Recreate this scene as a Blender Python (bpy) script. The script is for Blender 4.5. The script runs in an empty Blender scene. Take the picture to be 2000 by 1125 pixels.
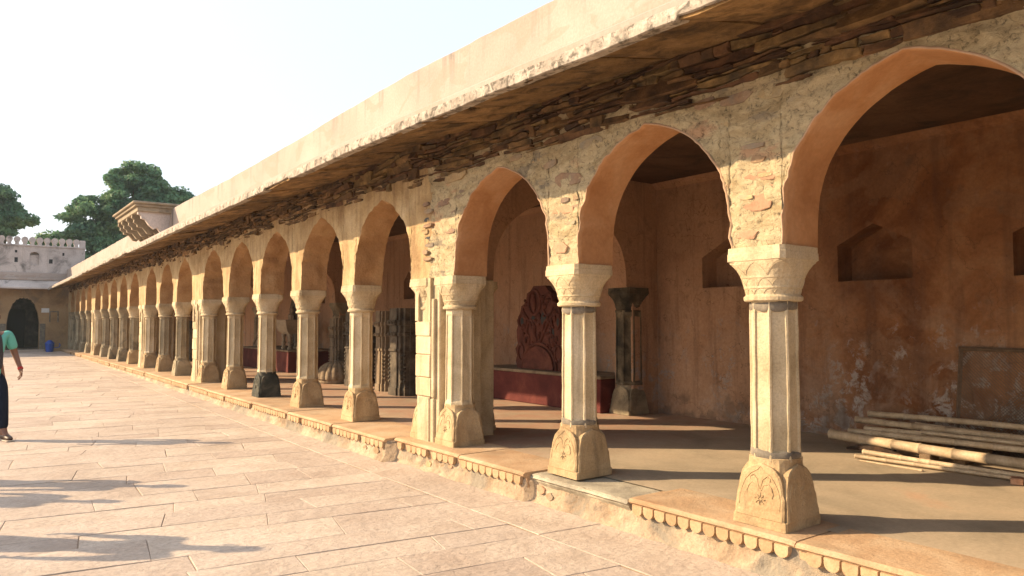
import bpy, bmesh, math, random
from mathutils import Vector, Matrix, noise
random.seed(7)
R = math.radians
scene = bpy.context.scene
col = scene.collection

# ---------------------------------------------------------------- camera
cam_d = bpy.data.cameras.new('camera'); cam = bpy.data.objects.new('camera', cam_d); col.objects.link(cam)
cam_d.sensor_width = 36.0; cam_d.lens = 1440.0 / 2000.0 * 36.0
cam_d.clip_start = 0.05; cam_d.clip_end = 3000
CAM = Vector((-4.2655, -2.8056, 1.3546)); YAW = 0.63772; PITCH = R(2.65)
cam.location = CAM
fwd = Vector((math.sin(YAW) * math.cos(PITCH), math.cos(YAW) * math.cos(PITCH), math.sin(PITCH)))
cam.rotation_euler = fwd.to_track_quat('-Z', 'Y').to_euler()
scene.camera = cam
# ---------------------------------------------------------------- sky, sun, exposure
SUN_EL, SUN_AZ = R(28.2), R(-50.0)          # azimuth measured from +Y towards +X
world = bpy.data.worlds.new('World'); scene.world = world; world.use_nodes = True
wn = world.node_tree.nodes; wl = world.node_tree.links; wn.clear()
sky = wn.new('ShaderNodeTexSky'); sky.sky_type = 'NISHITA'; sky.sun_disc = False
sky.sun_elevation = SUN_EL; sky.sun_rotation = SUN_AZ % (2 * math.pi)
sky.air_density = 1.0; sky.dust_density = 5.0; sky.ozone_density = 0.6; sky.altitude = 300
haze = wn.new('ShaderNodeMix'); haze.data_type = 'RGBA'; haze.inputs[0].default_value = 0.5; haze.inputs[7].default_value = (7.2, 7.7, 8.5, 1)   # even milky haze over the whole sky
bg = wn.new('ShaderNodeBackground'); bg.inputs[1].default_value = 0.106
wo = wn.new('ShaderNodeOutputWorld'); wl.new(sky.outputs[0], haze.inputs[6]); wl.new(haze.outputs[2], bg.inputs[0]); wl.new(bg.outputs[0], wo.inputs[0])
sun_d = bpy.data.lights.new('sun', 'SUN'); sun_d.energy = 5.0; sun_d.angle = R(0.6); sun_d.color = (1.0, 0.75, 0.47)
sun = bpy.data.objects.new('sun', sun_d); col.objects.link(sun)
to_sun = Vector((math.sin(SUN_AZ) * math.cos(SUN_EL), math.cos(SUN_AZ) * math.cos(SUN_EL), math.sin(SUN_EL)))
sun.rotation_euler = (-to_sun).to_track_quat('-Z', 'Y').to_euler(); sun.location = (-10, 10, 20)
vs = scene.view_settings; vs.view_transform = 'Standard'; vs.look = 'None'; vs.gamma = 1.0; vs.exposure = 0.96
vs.use_curve_mapping = False

# ---------------------------------------------------------------- materials
ALBEDO = 0.845                                             # one albedo factor on every material, balanced against the exposure
class NM:
    def __init__(s, name):
        s.m = bpy.data.materials.new(name); s.m.use_nodes = True
        s.t = s.m.node_tree; s.n = s.t.nodes; s.l = s.t.links
        s.b = s.n['Principled BSDF']; s.geo = s.n.new('ShaderNodeNewGeometry'); s.h = None
        s.b.inputs['Specular IOR Level'].default_value = 0.25
    def pos(s): return s.geo.outputs['Position']
    def set(s, node, i, v):
        if hasattr(v, 'links') or isinstance(v, bpy.types.NodeSocket): s.l.new(v, node.inputs[i])
        else: node.inputs[i].default_value = v
    def map(s, v, sc=(1, 1, 1), rot=(0, 0, 0), loc=(0, 0, 0)):
        n = s.n.new('ShaderNodeMapping'); s.l.new(v, n.inputs[0]); n.inputs[3].default_value = sc
        n.inputs[2].default_value = rot; n.inputs[1].default_value = loc; return n.outputs[0]
    def noise(s, v, sc, det=4, ro=0.55, dist=0.0):
        n = s.n.new('ShaderNodeTexNoise'); s.l.new(v, n.inputs['Vector']); n.inputs['Scale'].default_value = sc
        n.inputs['Detail'].default_value = det; n.inputs['Roughness'].default_value = ro; n.inputs['Distortion'].default_value = dist
        return n.outputs[0]
    def vor(s, v, sc, feat='F1', rnd=1.0):
        n = s.n.new('ShaderNodeTexVoronoi'); n.feature = feat; s.l.new(v, n.inputs['Vector']); n.inputs['Scale'].default_value = sc
        n.inputs['Randomness'].default_value = rnd; return n.outputs['Distance']
    def ramp(s, f, stops):
        n = s.n.new('ShaderNodeValToRGB'); s.l.new(f, n.inputs[0]); e = n.color_ramp.elements
        while len(e) < len(stops): e.new(0.5)
        for k, (p, c) in zip(e, stops):
            k.position = p; k.color = (c, c, c, 1) if not hasattr(c, '__len__') else (*c[:3], 1)
        return n.outputs[0]
    def mix(s, a, b, f, mode='MIX'):
        n = s.n.new('ShaderNodeMix'); n.data_type = 'RGBA'; n.blend_type = mode; n.clamp_factor = True
        s.set(n, 0, f); s.set(n, 6, a if not isinstance(a, tuple) else (*a, 1)); s.set(n, 7, b if not isinstance(b, tuple) else (*b, 1))
        return n.outputs[2]
    def math(s, op, a, b=0.5, clamp=False):
        n = s.n.new('ShaderNodeMath'); n.operation = op; n.use_clamp = clamp; s.set(n, 0, a); s.set(n, 1, b); return n.outputs[0]
    def sep(s, v):
        n = s.n.new('ShaderNodeSeparateXYZ'); s.l.new(v, n.inputs[0]); return n.outputs
    def rng(s, v, a, b, c=0.0, d=1.0):
        n = s.n.new('ShaderNodeMapRange'); s.l.new(v, n.inputs[0]); n.inputs[1].default_value = a; n.inputs[2].default_value = b
        n.inputs[3].default_value = c; n.inputs[4].default_value = d; return n.outputs[0]
    def rand(s, island=False):
        if island: return s.geo.outputs['Random Per Island']
        return s.n.new('ShaderNodeObjectInfo').outputs['Random']
    def hsv(s, c, v=None, h=None, sat=None):
        n = s.n.new('ShaderNodeHueSaturation'); s.l.new(c, n.inputs['Color'])
        if v is not None: s.set(n, 'Value', v)
        if h is not None: s.set(n, 'Hue', h)
        if sat is not None: s.set(n, 'Saturation', sat)
        return n.outputs[0]
    def bump(s, height, strength=0.5, dist=0.01):
        n = s.n.new('ShaderNodeBump'); n.inputs['Strength'].default_value = strength; n.inputs['Distance'].default_value = dist
        s.l.new(height, n.inputs['Height'])
        if s.h is not None: s.l.new(s.h, n.inputs['Normal'])
        s.h = n.outputs[0]
    def done(s, c, rough=0.85):
        c = s.mix(c, (ALBEDO, ALBEDO, ALBEDO), 1.0, 'MULTIPLY')
        s.set(s.b, 'Base Color', c); s.set(s.b, 'Roughness', rough)
        if s.h is not None: s.l.new(s.h, s.b.inputs['Normal'])
        return s.m

def stone(name, c0, c1, c2, sc=3.0, var=0.25, fine=60, bump=0.5, stain=None, stain_lo=0.55, stain_hi=0.72, stain_sc=2.0,
          rough=0.88, island=False, pits=True, rnd=True, fdist=0.004, hshift=0.0, streak=None):
    m = NM(name); p = m.pos()
    if rnd:
        off = m.n.new('ShaderNodeVectorMath'); off.operation = 'ADD'; m.l.new(p, off.inputs[0])
        cx = m.n.new('ShaderNodeCombineXYZ'); r = m.rand(island); m.l.new(m.math('MULTIPLY', r, 37.0), cx.inputs[0]); m.l.new(m.math('MULTIPLY', r, 11.0), cx.inputs[1])
        m.l.new(cx.outputs[0], off.inputs[1]); p = off.outputs[0]
    a = m.noise(p, sc, 6, 0.6, 0.4)
    c = m.ramp(a, [(0.30, c0), (0.5, c1), (0.70, c2)])
    if 'paver' in name:
        c = m.mix(c, (0.38, 0.30, 0.235), m.math('MULTIPLY', m.ramp(m.noise(m.pos(), 0.55, 8, 0.66, 0.6), [(0.50, 0.0), (0.68, 1.0)]), 0.6))
    f = m.noise(p, fine, 5, 0.65)
    c = m.mix(c, m.ramp(f, [(0.3, 0.62), (0.55, 1.0), (0.75, 1.12)]), 0.6, 'MULTIPLY')
    if stain:
        s = m.ramp(m.noise(p, stain_sc, 7, 0.65, 0.6), [(stain_lo, 0.0), (stain_hi, 1.0)])
        c = m.mix(c, stain, m.math('MULTIPLY', s, 0.8))
    if streak:
        sk = m.ramp(m.noise(m.map(p, (7, 7, 0.9)), 1.0, 8, 0.68, 0.4), [(0.53, 0.0), (0.72, 1.0)])
        c = m.mix(c, streak, m.math('MULTIPLY', sk, 0.6))
    if rnd:
        c = m.hsv(c, v=m.rng(m.rand(island), 0, 1, 1 - var, 1 + var * 0.7), h=(m.rng(m.rand(island), 0, 1, 0.5 - hshift, 0.5 + hshift) if hshift else None))
    if 'paver' in name:
        fl_ = m.noise(m.map(p, (1, 2.2, 1)), 2.0, 9, 0.62, 1.2)
        m.bump(m.ramp(fl_, [(0.42, 0.0), (0.435, 0.35), (0.52, 0.4), (0.53, 0.75), (0.60, 0.8), (0.61, 1.0)]), 0.8, 0.006)
    if pits:
        m.bump(m.ramp(m.vor(p, fine * 0.55), [(0.0, 0.0), (0.25, 1.0)]), 0.25 * bump, fdist)
    m.bump(m.noise(p, fine * 0.3, 8, 0.7), bump, fdist * 3)
    return m.done(c, rough)

def plain(name, c, rough=0.6, spec=0.3, var=0.12, sc=8.0):
    m = NM(name); a = m.noise(m.pos(), sc, 5, 0.6)
    cc = m.mix(c, m.ramp(a, [(0.3, 1 - var), (0.7, 1 + var)]), 1.0, 'MULTIPLY')
    m.b.inputs['Specular IOR Level'].default_value = spec
    return m.done(cc, rough)

MAT = {}
MAT['column'] = stone('buff_sandstone', (0.46, 0.36, 0.215), (0.63, 0.51, 0.33), (0.72, 0.61, 0.43), 2.2, 0.12, 70, 0.8, stain=(0.24, 0.16, 0.09), stain_lo=0.58, stain_hi=0.78, streak=(0.17, 0.125, 0.08))
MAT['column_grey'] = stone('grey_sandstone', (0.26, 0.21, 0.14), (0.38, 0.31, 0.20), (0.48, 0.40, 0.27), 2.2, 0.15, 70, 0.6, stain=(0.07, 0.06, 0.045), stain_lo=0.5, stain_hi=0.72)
MAT['column_black'] = stone('soot_stained_sandstone', (0.05, 0.045, 0.03), (0.14, 0.11, 0.07), (0.30, 0.24, 0.15), 3.0, 0.1, 70, 0.6, stain=(0.015, 0.014, 0.012), stain_lo=0.42, stain_hi=0.6)
MAT['cement'] = stone('grey_cement', (0.15, 0.13, 0.105), (0.22, 0.19, 0.15), (0.34, 0.285, 0.21), 9, 0.1, 80, 0.6)
MAT['base'] = stone('ochre_sandstone', (0.36, 0.24, 0.125), (0.50, 0.36, 0.20), (0.60, 0.46, 0.28), 3.2, 0.14, 65, 0.9, stain=(0.13, 0.09, 0.055), stain_lo=0.56, stain_hi=0.76, streak=(0.20, 0.15, 0.09))
MAT['stain_base'] = stone('black_green_sandstone', (0.03, 0.034, 0.028), (0.06, 0.062, 0.05), (0.16, 0.14, 0.10), 4, 0.1, 65, 0.7)
MAT['edging'] = stone('edging_sandstone', (0.44, 0.27, 0.15), (0.55, 0.37, 0.22), (0.62, 0.46, 0.30), 2.2, 0.14, 60, 0.7, stain=(0.30, 0.23, 0.15), stain_lo=0.5, stain_hi=0.75)
MAT['petal'] = stone('petal_sandstone', (0.42, 0.26, 0.14), (0.51, 0.34, 0.195), (0.58, 0.42, 0.26), 3, 0.12, 60, 0.6)
MAT['edging_rough'] = stone('grey_schist_slab', (0.25, 0.22, 0.17), (0.42, 0.37, 0.28), (0.52, 0.47, 0.36), 3, 0.08, 60, 0.8)
MAT['paver'] = stone('pink_sandstone_paver', (0.48, 0.38, 0.305), (0.56, 0.462, 0.38), (0.61, 0.51, 0.425), 1.2, 0.09, 26, 1.0, stain=(0.43, 0.345, 0.275), stain_lo=0.5, stain_hi=0.75, stain_sc=3.0, pits=False, fdist=0.006, hshift=0.004)
MAT['paver_far'] = stone('far_sandstone_paver', (0.48, 0.38, 0.305), (0.56, 0.462, 0.38), (0.61, 0.51, 0.425), 1.2, 0.13, 26, 0.5, island=True, pits=False, fdist=0.006)
MAT['sand'] = stone('joint_sand', (0.33, 0.235, 0.165), (0.42, 0.31, 0.22), (0.50, 0.38, 0.28), 4, 0, 90, 0.7, rnd=False)
MAT['plinth'] = stone('plinth_plaster', (0.30, 0.215, 0.14), (0.48, 0.36, 0.245), (0.56, 0.44, 0.31), 2.8, 0, 40, 1.2, stain=(0.25, 0.225, 0.18), stain_lo=0.48, stain_hi=0.6, rnd=False, fdist=0.008)
MAT['rock'] = stone('rubble_rock', (0.07, 0.044, 0.023), (0.19, 0.112, 0.052), (0.36, 0.21, 0.092), 5, 0.45, 50, 1.0, stain=(0.035, 0.03, 0.027), stain_lo=0.48, stain_hi=0.7, fdist=0.006, hshift=0.018)
MAT['rock_far'] = stone('far_rubble_rock', (0.07, 0.044, 0.023), (0.19, 0.112, 0.052), (0.36, 0.21, 0.092), 5, 0.6, 50, 0.9, island=True, fdist=0.006)
MAT['wallstone'] = stone('embedded_stone', (0.30, 0.20, 0.115), (0.43, 0.30, 0.18), (0.52, 0.39, 0.25), 5, 0.28, 50, 0.9, stain=(0.26, 0.24, 0.20), stain_lo=0.45, stain_hi=0.65, fdist=0.006, hshift=0.02)
MAT['brickstone'] = stone('red_embedded_stone', (0.40, 0.23, 0.14), (0.48, 0.29, 0.185), (0.52, 0.35, 0.23), 5, 0.15, 50, 0.8)
MAT['slab'] = stone('eave_slab_stone', (0.18, 0.105, 0.042), (0.31, 0.185, 0.075), (0.42, 0.265, 0.115), 3.0, 0.35, 34, 1.5, stain=(0.045, 0.03, 0.018), stain_lo=0.46, stain_hi=0.64, stain_sc=4.0, fdist=0.01)
MAT['red_paint'] = stone('red_lime_wash', (0.085, 0.017, 0.015), (0.125, 0.028, 0.023), (0.18, 0.05, 0.037), 3, 0.06, 50, 0.4, stain=(0.36, 0.22, 0.155), stain_lo=0.64, stain_hi=0.74, stain_sc=2.6, pits=False)
MAT['red_stone'] = stone('red_sandstone', (0.075, 0.024, 0.017), (0.13, 0.042, 0.028), (0.19, 0.068, 0.043), 4, 0.06, 60, 0.7)
MAT['dark_stone'] = stone('dark_schist', (0.05, 0.042, 0.033), (0.105, 0.085, 0.063), (0.19, 0.155, 0.11), 4, 0.15, 60, 0.8)
MAT['mid_stone'] = stone('brown_carved_stone', (0.17, 0.125, 0.08), (0.27, 0.20, 0.13), (0.36, 0.28, 0.185), 4, 0.1, 60, 0.7)
MAT['pale_stone'] = stone('pale_carved_stone', (0.26, 0.21, 0.15), (0.36, 0.29, 0.20), (0.44, 0.36, 0.26), 4, 0.1, 60, 0.7)
MAT['grey_plaster'] = stone('weathered_grey_plaster', (0.43, 0.365, 0.325), (0.58, 0.50, 0.45), (0.68, 0.59, 0.53), 1.2, 0, 30, 0.5, stain=(0.07, 0.065, 0.06), stain_lo=0.54, stain_hi=0.68, stain_sc=0.9, rnd=False, pits=False)
MAT['ochre_plaster'] = stone('dull_ochre_plaster', (0.27, 0.17, 0.09), (0.40, 0.26, 0.135), (0.48, 0.33, 0.185), 1.2, 0, 30, 0.5, stain=(0.16, 0.13, 0.10), stain_lo=0.52, stain_hi=0.66, stain_sc=0.8, rnd=False, pits=False)
MAT['dark_wood'] = plain('dark_door_wood', (0.02, 0.018, 0.015), 0.7)
MAT['bamboo'] = stone('dry_bamboo', (0.42, 0.31, 0.19), (0.56, 0.43, 0.28), (0.66, 0.53, 0.36), 6, 0.15, 40, 0.25, stain=(0.25, 0.17, 0.10), stain_lo=0.56, stain_hi=0.75, stain_sc=7, rough=0.55, pits=False, fdist=0.002)
MAT['timber'] = stone('weathered_timber', (0.20, 0.13, 0.075), (0.32, 0.22, 0.13), (0.42, 0.30, 0.19), 8, 0.2, 60, 0.5, pits=False)
MAT['burnt'] = stone('charred_wood', (0.02, 0.014, 0.01), (0.05, 0.03, 0.02), (0.12, 0.06, 0.03), 9, 0.2, 60, 0.9)
MAT['brick'] = stone('red_brick', (0.36, 0.19, 0.11), (0.46, 0.26, 0.16), (0.52, 0.32, 0.2), 8, 0.12, 60, 0.6)
MAT['iron'] = plain('rusty_iron', (0.16, 0.11, 0.07), 0.6, 0.4, 0.3, 20)
MAT['wire'] = plain('wire_mesh_grey', (0.13, 0.095, 0.065), 0.5, 0.4, 0.2, 20)
MAT['blue'] = plain('blue_plastic', (0.015, 0.07, 0.36), 0.45, 0.5, 0.08)
MAT['white'] = plain('white_board', (0.72, 0.72, 0.70), 0.6)
MAT['black'] = plain('black_paint', (0.012, 0.012, 0.012), 0.5)
MAT['skin'] = plain('skin', (0.24, 0.115, 0.07), 0.55, 0.35, 0.06)
MAT['hair'] = plain('black_hair', (0.012, 0.010, 0.009), 0.5)
MAT['mint'] = plain('mint_cotton', (0.16, 0.50, 0.42), 0.85, 0.1, 0.07)
MAT['navy'] = plain('navy_denim', (0.014, 0.018, 0.032), 0.85, 0.1, 0.15)
MAT['grey_cloth'] = plain('grey_cotton', (0.25, 0.24, 0.23), 0.85, 0.1)
MAT['shoe'] = plain('brown_shoe', (0.09, 0.05, 0.032), 0.5, 0.4)
MAT['sole'] = plain('pale_sole', (0.45, 0.38, 0.3), 0.7)
MAT['redthread'] = plain('red_thread', (0.45, 0.03, 0.03), 0.8)
MAT['bark'] = stone('bark', (0.07, 0.05, 0.035), (0.12, 0.09, 0.06), (0.17, 0.13, 0.09), 6, 0.1, 30, 0.9)

def vest_mat():
    m = NM('pinstripe_vest'); tc = m.n.new('ShaderNodeTexCoord')
    w = m.n.new('ShaderNodeTexWave'); w.wave_type = 'BANDS'; w.bands_direction = 'Y'; w.inputs['Scale'].default_value = 28.0
    m.l.new(tc.outputs['Object'], w.inputs['Vector'])
    return m.done(m.ramp(w.outputs[1], [(0.80, (0.035, 0.037, 0.045)), (0.95, (0.12, 0.12, 0.13))]), 0.85)
MAT['vest'] = vest_mat()

def leaf_mat():
    m = NM('tree_leaf'); a = m.noise(m.pos(), 0.5, 3)
    c = m.ramp(a, [(0.35, (0.075, 0.17, 0.10)), (0.5, (0.12, 0.24, 0.12)), (0.66, (0.19, 0.31, 0.13))])
    c = m.hsv(c, v=m.rng(m.rand(True), 0, 1, 0.7, 1.3))
    tr = m.n.new('ShaderNodeBsdfTranslucent'); m.set(tr, 0, c)
    mx = m.n.new('ShaderNodeMixShader'); mx.inputs[0].default_value = 0.3
    m.done(c, 0.6); out = m.n['Material Output']
    m.l.new(m.b.outputs[0], mx.inputs[1]); m.l.new(tr.outputs[0], mx.inputs[2]); m.l.new(mx.outputs[0], out.inputs[0])
    return m.m
MAT['leaf'] = leaf_mat()

def mat_old_plaster():          # ochre plaster of the old bays, streaked
    m = NM('old_ochre_plaster'); p = m.pos()
    c = m.ramp(m.noise(p, 1.6, 7, 0.62, 0.5), [(0.32, (0.37, 0.24, 0.115)), (0.48, (0.53, 0.38, 0.20)), (0.62, (0.60, 0.45, 0.26)), (0.74, (0.65, 0.51, 0.33))])
    st = m.noise(m.map(p, (9, 9, 1.1)), 1.0, 6, 0.6, 0.3)
    c = m.mix(c, (0.28, 0.175, 0.09), m.math('MULTIPLY', m.ramp(st, [(0.47, 0.0), (0.66, 1.0)]), 0.7))
    sp = m.ramp(m.noise(p, 7, 8, 0.7), [(0.60, 0.0), (0.68, 1.0)])
    c = m.mix(c, (0.50, 0.37, 0.24), sp)
    c = m.mix(c, m.ramp(m.noise(p, 60, 4), [(0.3, 0.75), (0.7, 1.1)]), 0.6, 'MULTIPLY')
    m.bump(m.noise(p, 9, 9, 0.68), 0.9, 0.03)
    m.bump(m.noise(p, 60, 5, 0.6), 0.4, 0.006)
    return m.done(c, 0.9)
MAT['old_plaster'] = mat_old_plaster()

def mat_rubble():               # lime mortar over rubble of the near bays
    m = NM('rubble_mortar'); p = m.pos(); q = m.map(p, (1, 1, 2.6))
    c = m.ramp(m.noise(q, 2.2, 8, 0.65, 0.6), [(0.28, (0.30, 0.225, 0.12)), (0.42, (0.47, 0.375, 0.225)), (0.52, (0.57, 0.475, 0.305)), (0.62, (0.50, 0.40, 0.25)), (0.72, (0.64, 0.55, 0.38))])
    pink = m.ramp(m.noise(q, 1.3, 5, 0.6), [(0.60, 0.0), (0.66, 1.0)])
    c = m.mix(c, (0.52, 0.30, 0.185), m.math('MULTIPLY', pink, 0.7))
    grey = m.ramp(m.noise(q, 1.7, 5, 0.6, 0.3), [(0.36, 1.0), (0.42, 0.0)])
    c = m.mix(c, (0.25, 0.215, 0.165), m.math('MULTIPLY', grey, 0.8))
    d = m.noise(p, 26, 9, 0.72, 0.8)
    c = m.mix(c, m.ramp(d, [(0.36, 0.3), (0.47, 1.0), (0.7, 1.1)]), 0.9, 'MULTIPLY')
    m.bump(m.noise(q, 8, 7, 0.7, 0.5), 0.6, 0.035)
    m.bump(d, 0.75, 0.025); m.bump(m.noise(p, 90, 5, 0.65), 0.6, 0.006)
    return m.done(c, 0.95)
MAT['rubble'] = mat_rubble()

def mat_soffit(name, c0, c1, c2, b):
    m = NM(name); p = m.pos()
    c = m.ramp(m.noise(p, 2.0, 6, 0.6, 0.5), [(0.3, c0), (0.5, c1), (0.7, c2)])
    c = m.mix(c, m.ramp(m.noise(p, 30, 5), [(0.3, 0.82), (0.7, 1.08)]), 0.6, 'MULTIPLY')
    m.bump(m.noise(p, 14, 8, 0.7), b, 0.02); m.bump(m.noise(p, 70, 5, 0.6), 0.3, 0.004)
    return m.done(c, 0.85)
MAT['soffit'] = mat_soffit('pink_soffit_plaster', (0.40, 0.185, 0.075), (0.53, 0.28, 0.13), (0.62, 0.38, 0.215), 0.25)
MAT['soffit_old'] = mat_soffit('rough_soffit', (0.34, 0.19, 0.085), (0.48, 0.29, 0.14), (0.56, 0.38, 0.20), 1.0)
MAT['rim'] = mat_soffit('pale_plaster_rim', (0.42, 0.27, 0.17), (0.48, 0.32, 0.21), (0.54, 0.38, 0.26), 0.3)

def mat_inner():                # stained red-brown lime plaster of the veranda
    m = NM('inner_brown_plaster'); p = m.pos(); z = m.sep(p)[2]
    c = m.ramp(m.noise(p, 1.1, 7, 0.62, 0.9), [(0.30, (0.17, 0.064, 0.025)), (0.46, (0.30, 0.13, 0.055)), (0.56, (0.40, 0.195, 0.092)), (0.70, (0.50, 0.28, 0.15))])
    pt = m.ramp(m.noise(m.map(p, loc=(3, 1, 2)), 0.9, 4, 0.5, 1.2), [(0.52, 0.0), (0.55, 1.0)])
    c = m.mix(c, (0.38, 0.22, 0.13), m.math('MULTIPLY', pt, 0.5))
    wash = m.math('MULTIPLY', m.ramp(m.noise(m.map(p, loc=(1, 8, 3)), 1.7, 8, 0.68, 0.7), [(0.48, 0.0), (0.60, 1.0)]), m.rng(z, 0.3, 2.2, 0.75, 0.15))
    c = m.mix(c, (0.43, 0.29, 0.205), wash)
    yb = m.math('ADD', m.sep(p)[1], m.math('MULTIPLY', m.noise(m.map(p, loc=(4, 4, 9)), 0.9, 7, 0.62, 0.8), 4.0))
    bay_light = m.ramp(m.rng(yb, 3.2, 6.2), [(0.0, 0.0), (1.0, 1.0)])
    c = m.mix(m.mix(c, (0.80, 0.76, 0.70), 1.0, 'MULTIPLY'), m.mix(c, (0.58, 0.36, 0.22), 0.62), bay_light)  # brighter lit end and dimmer end of the wall painted into the plaster colour
    low = m.rng(z, 0.05, 1.5, 1.0, 0.0)
    s = m.noise(p, 5.5, 9, 0.72, 0.4); th = m.math('ADD', s, m.math('MULTIPLY', low, 0.13))
    salt = m.ramp(th, [(0.595, 0.0), (0.66, 1.0)])
    big = m.ramp(m.noise(m.map(p, loc=(7, 2, 5)), 1.0, 3), [(0.42, 0.0), (0.55, 1.0)])
    c = m.mix(c, (0.40, 0.34, 0.29), m.math('MULTIPLY', m.math('MULTIPLY', salt, big), m.rng(z, 0.9, 1.6, 1.0, 0.15)))
    damp = m.ramp(m.math('ADD', m.noise(p, 3, 6, 0.6), m.rng(z, 0.0, 0.5, 0.25, 0.0)), [(0.62, 0.0), (0.72, 1.0)])
    c = m.mix(c, (0.16, 0.105, 0.07), m.math('MULTIPLY', damp, 0.55))
    dr = m.ramp(m.noise(m.map(p, (5, 5, 0.45)), 1.0, 7, 0.65, 0.3), [(0.52, 0.0), (0.68, 1.0)])
    c = m.mix(c, (0.13, 0.065, 0.04), m.math('MULTIPLY', dr, 0.45))
    dist = m.n.new('ShaderNodeVectorMath'); dist.operation = 'ADD'; m.l.new(p, dist.inputs[0]); nn = m.n.new('ShaderNodeTexNoise'); nn.inputs['Scale'].default_value = 3.0; nn.inputs['Detail'].default_value = 6
    m.l.new(p, nn.inputs['Vector']); m.l.new(nn.outputs[1], dist.inputs[1])
    cr = m.ramp(m.vor(dist.outputs[0], 0.9, 'DISTANCE_TO_EDGE'), [(0.0, 1.0), (0.006, 0.0)])
    c = m.mix(c, (0.09, 0.05, 0.03), m.math('MULTIPLY', cr, 0.6))
    pit = m.ramp(m.vor(p, 7.0), [(0.03, 1.0), (0.06, 0.0)])
    c = m.mix(c, (0.08, 0.045, 0.03), m.math('MULTIPLY', pit, 0.7))
    c = m.mix(c, m.ramp(m.noise(p, 30, 6, 0.65), [(0.3, 0.75), (0.7, 1.12)]), 0.8, 'MULTIPLY')
    m.bump(m.noise(p, 4, 7, 0.6), 0.6, 0.025); m.bump(m.noise(p, 45, 6, 0.65), 0.35, 0.005)
    return m.done(c, 0.9)
MAT['inner'] = mat_inner()

def mat_floor():
    m = NM('worn_stone_floor'); p = m.pos(); y = m.sep(p)[1]
    c = m.ramp(m.noise(p, 0.9, 7, 0.62, 0.8), [(0.30, (0.31, 0.26, 0.185)), (0.48, (0.43, 0.35, 0.25)), (0.62, (0.50, 0.40, 0.285)), (0.74, (0.54, 0.37, 0.25))])
    red = m.mix(c, (0.44, 0.235, 0.16), m.math('MULTIPLY', m.ramp(m.noise(p, 2.2, 6, 0.6), [(0.38, 0.3), (0.6, 1.0)]), m.rng(y, 2.6, 4.0, 0.0, 0.7)))
    c = m.mix(red, m.ramp(m.noise(p, 34, 6, 0.65), [(0.3, 0.8), (0.7, 1.1)]), 0.7, 'MULTIPLY')
    m.bump(m.noise(p, 6, 6, 0.6), 0.3, 0.012); m.bump(m.noise(p, 50, 5, 0.6), 0.25, 0.003)
    return m.done(c, m.rng(m.noise(p, 3, 4), 0.3, 0.7, 0.55, 0.85))
MAT['floor'] = mat_floor()
MAT['dark_ceiling'] = stone('dark_ceiling_plaster', (0.07, 0.036, 0.018), (0.12, 0.062, 0.032), (0.17, 0.095, 0.05), 1.3, 0, 30, 0.6, stain=(0.04, 0.026, 0.016), stain_lo=0.5, stain_hi=0.7, rnd=False, pits=False)  # dark brown mottled plaster for the roof and ceiling

def mat_parapet():
    m = NM('parapet_lime_plaster'); p = m.pos()
    c = m.ramp(m.noise(p, 0.8, 6, 0.6, 0.4), [(0.3, (0.385, 0.315, 0.27)), (0.5, (0.44, 0.365, 0.315)), (0.7, (0.49, 0.415, 0.365))])
    st = m.noise(m.map(p, (3.0, 5.0, 0.3)), 1.0, 7, 0.65, 0.2)
    z = m.sep(p)[2]
    k = m.math('MULTIPLY', m.ramp(st, [(0.54, 0.0), (0.68, 1.0)]), m.rng(z, 3.85, 4.24, 0.05, 1.0))
    c = m.mix(c, (0.20, 0.185, 0.16), m.math('MULTIPLY', k, 0.85))
    pa_ = m.ramp(m.noise(m.map(p, (1, .8, 1.6)), 1.6, 3, 0.5, 0.8), [(0.56, 0.0), (0.575, 1.0)])
    c = m.mix(c, (0.40, 0.30, 0.24), m.math('MULTIPLY', pa_, 0.5))
    c = m.mix(c, m.ramp(m.noise(p, 40, 5), [(0.3, 0.82), (0.7, 1.06)]), 0.7, 'MULTIPLY')
    m.bump(m.noise(p, 12, 7, 0.65), 0.5, 0.012)
    return m.done(c, 0.9)
MAT['parapet'] = mat_parapet()
MAT['fascia'] = stone('weathered_lime_edge', (0.26, 0.22, 0.175), (0.46, 0.40, 0.33), (0.60, 0.54, 0.46), 6.5, 0, 40, 1.0, stain=(0.09, 0.078, 0.06), stain_lo=0.50, stain_hi=0.60, stain_sc=11, rnd=False, fdist=0.008)
MAT['ground'] = stone('dusty_ground', (0.30, 0.22, 0.15), (0.38, 0.28, 0.19), (0.44, 0.33, 0.23), 0.3, 0, 5, 0.3, rnd=False, pits=False)

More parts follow.
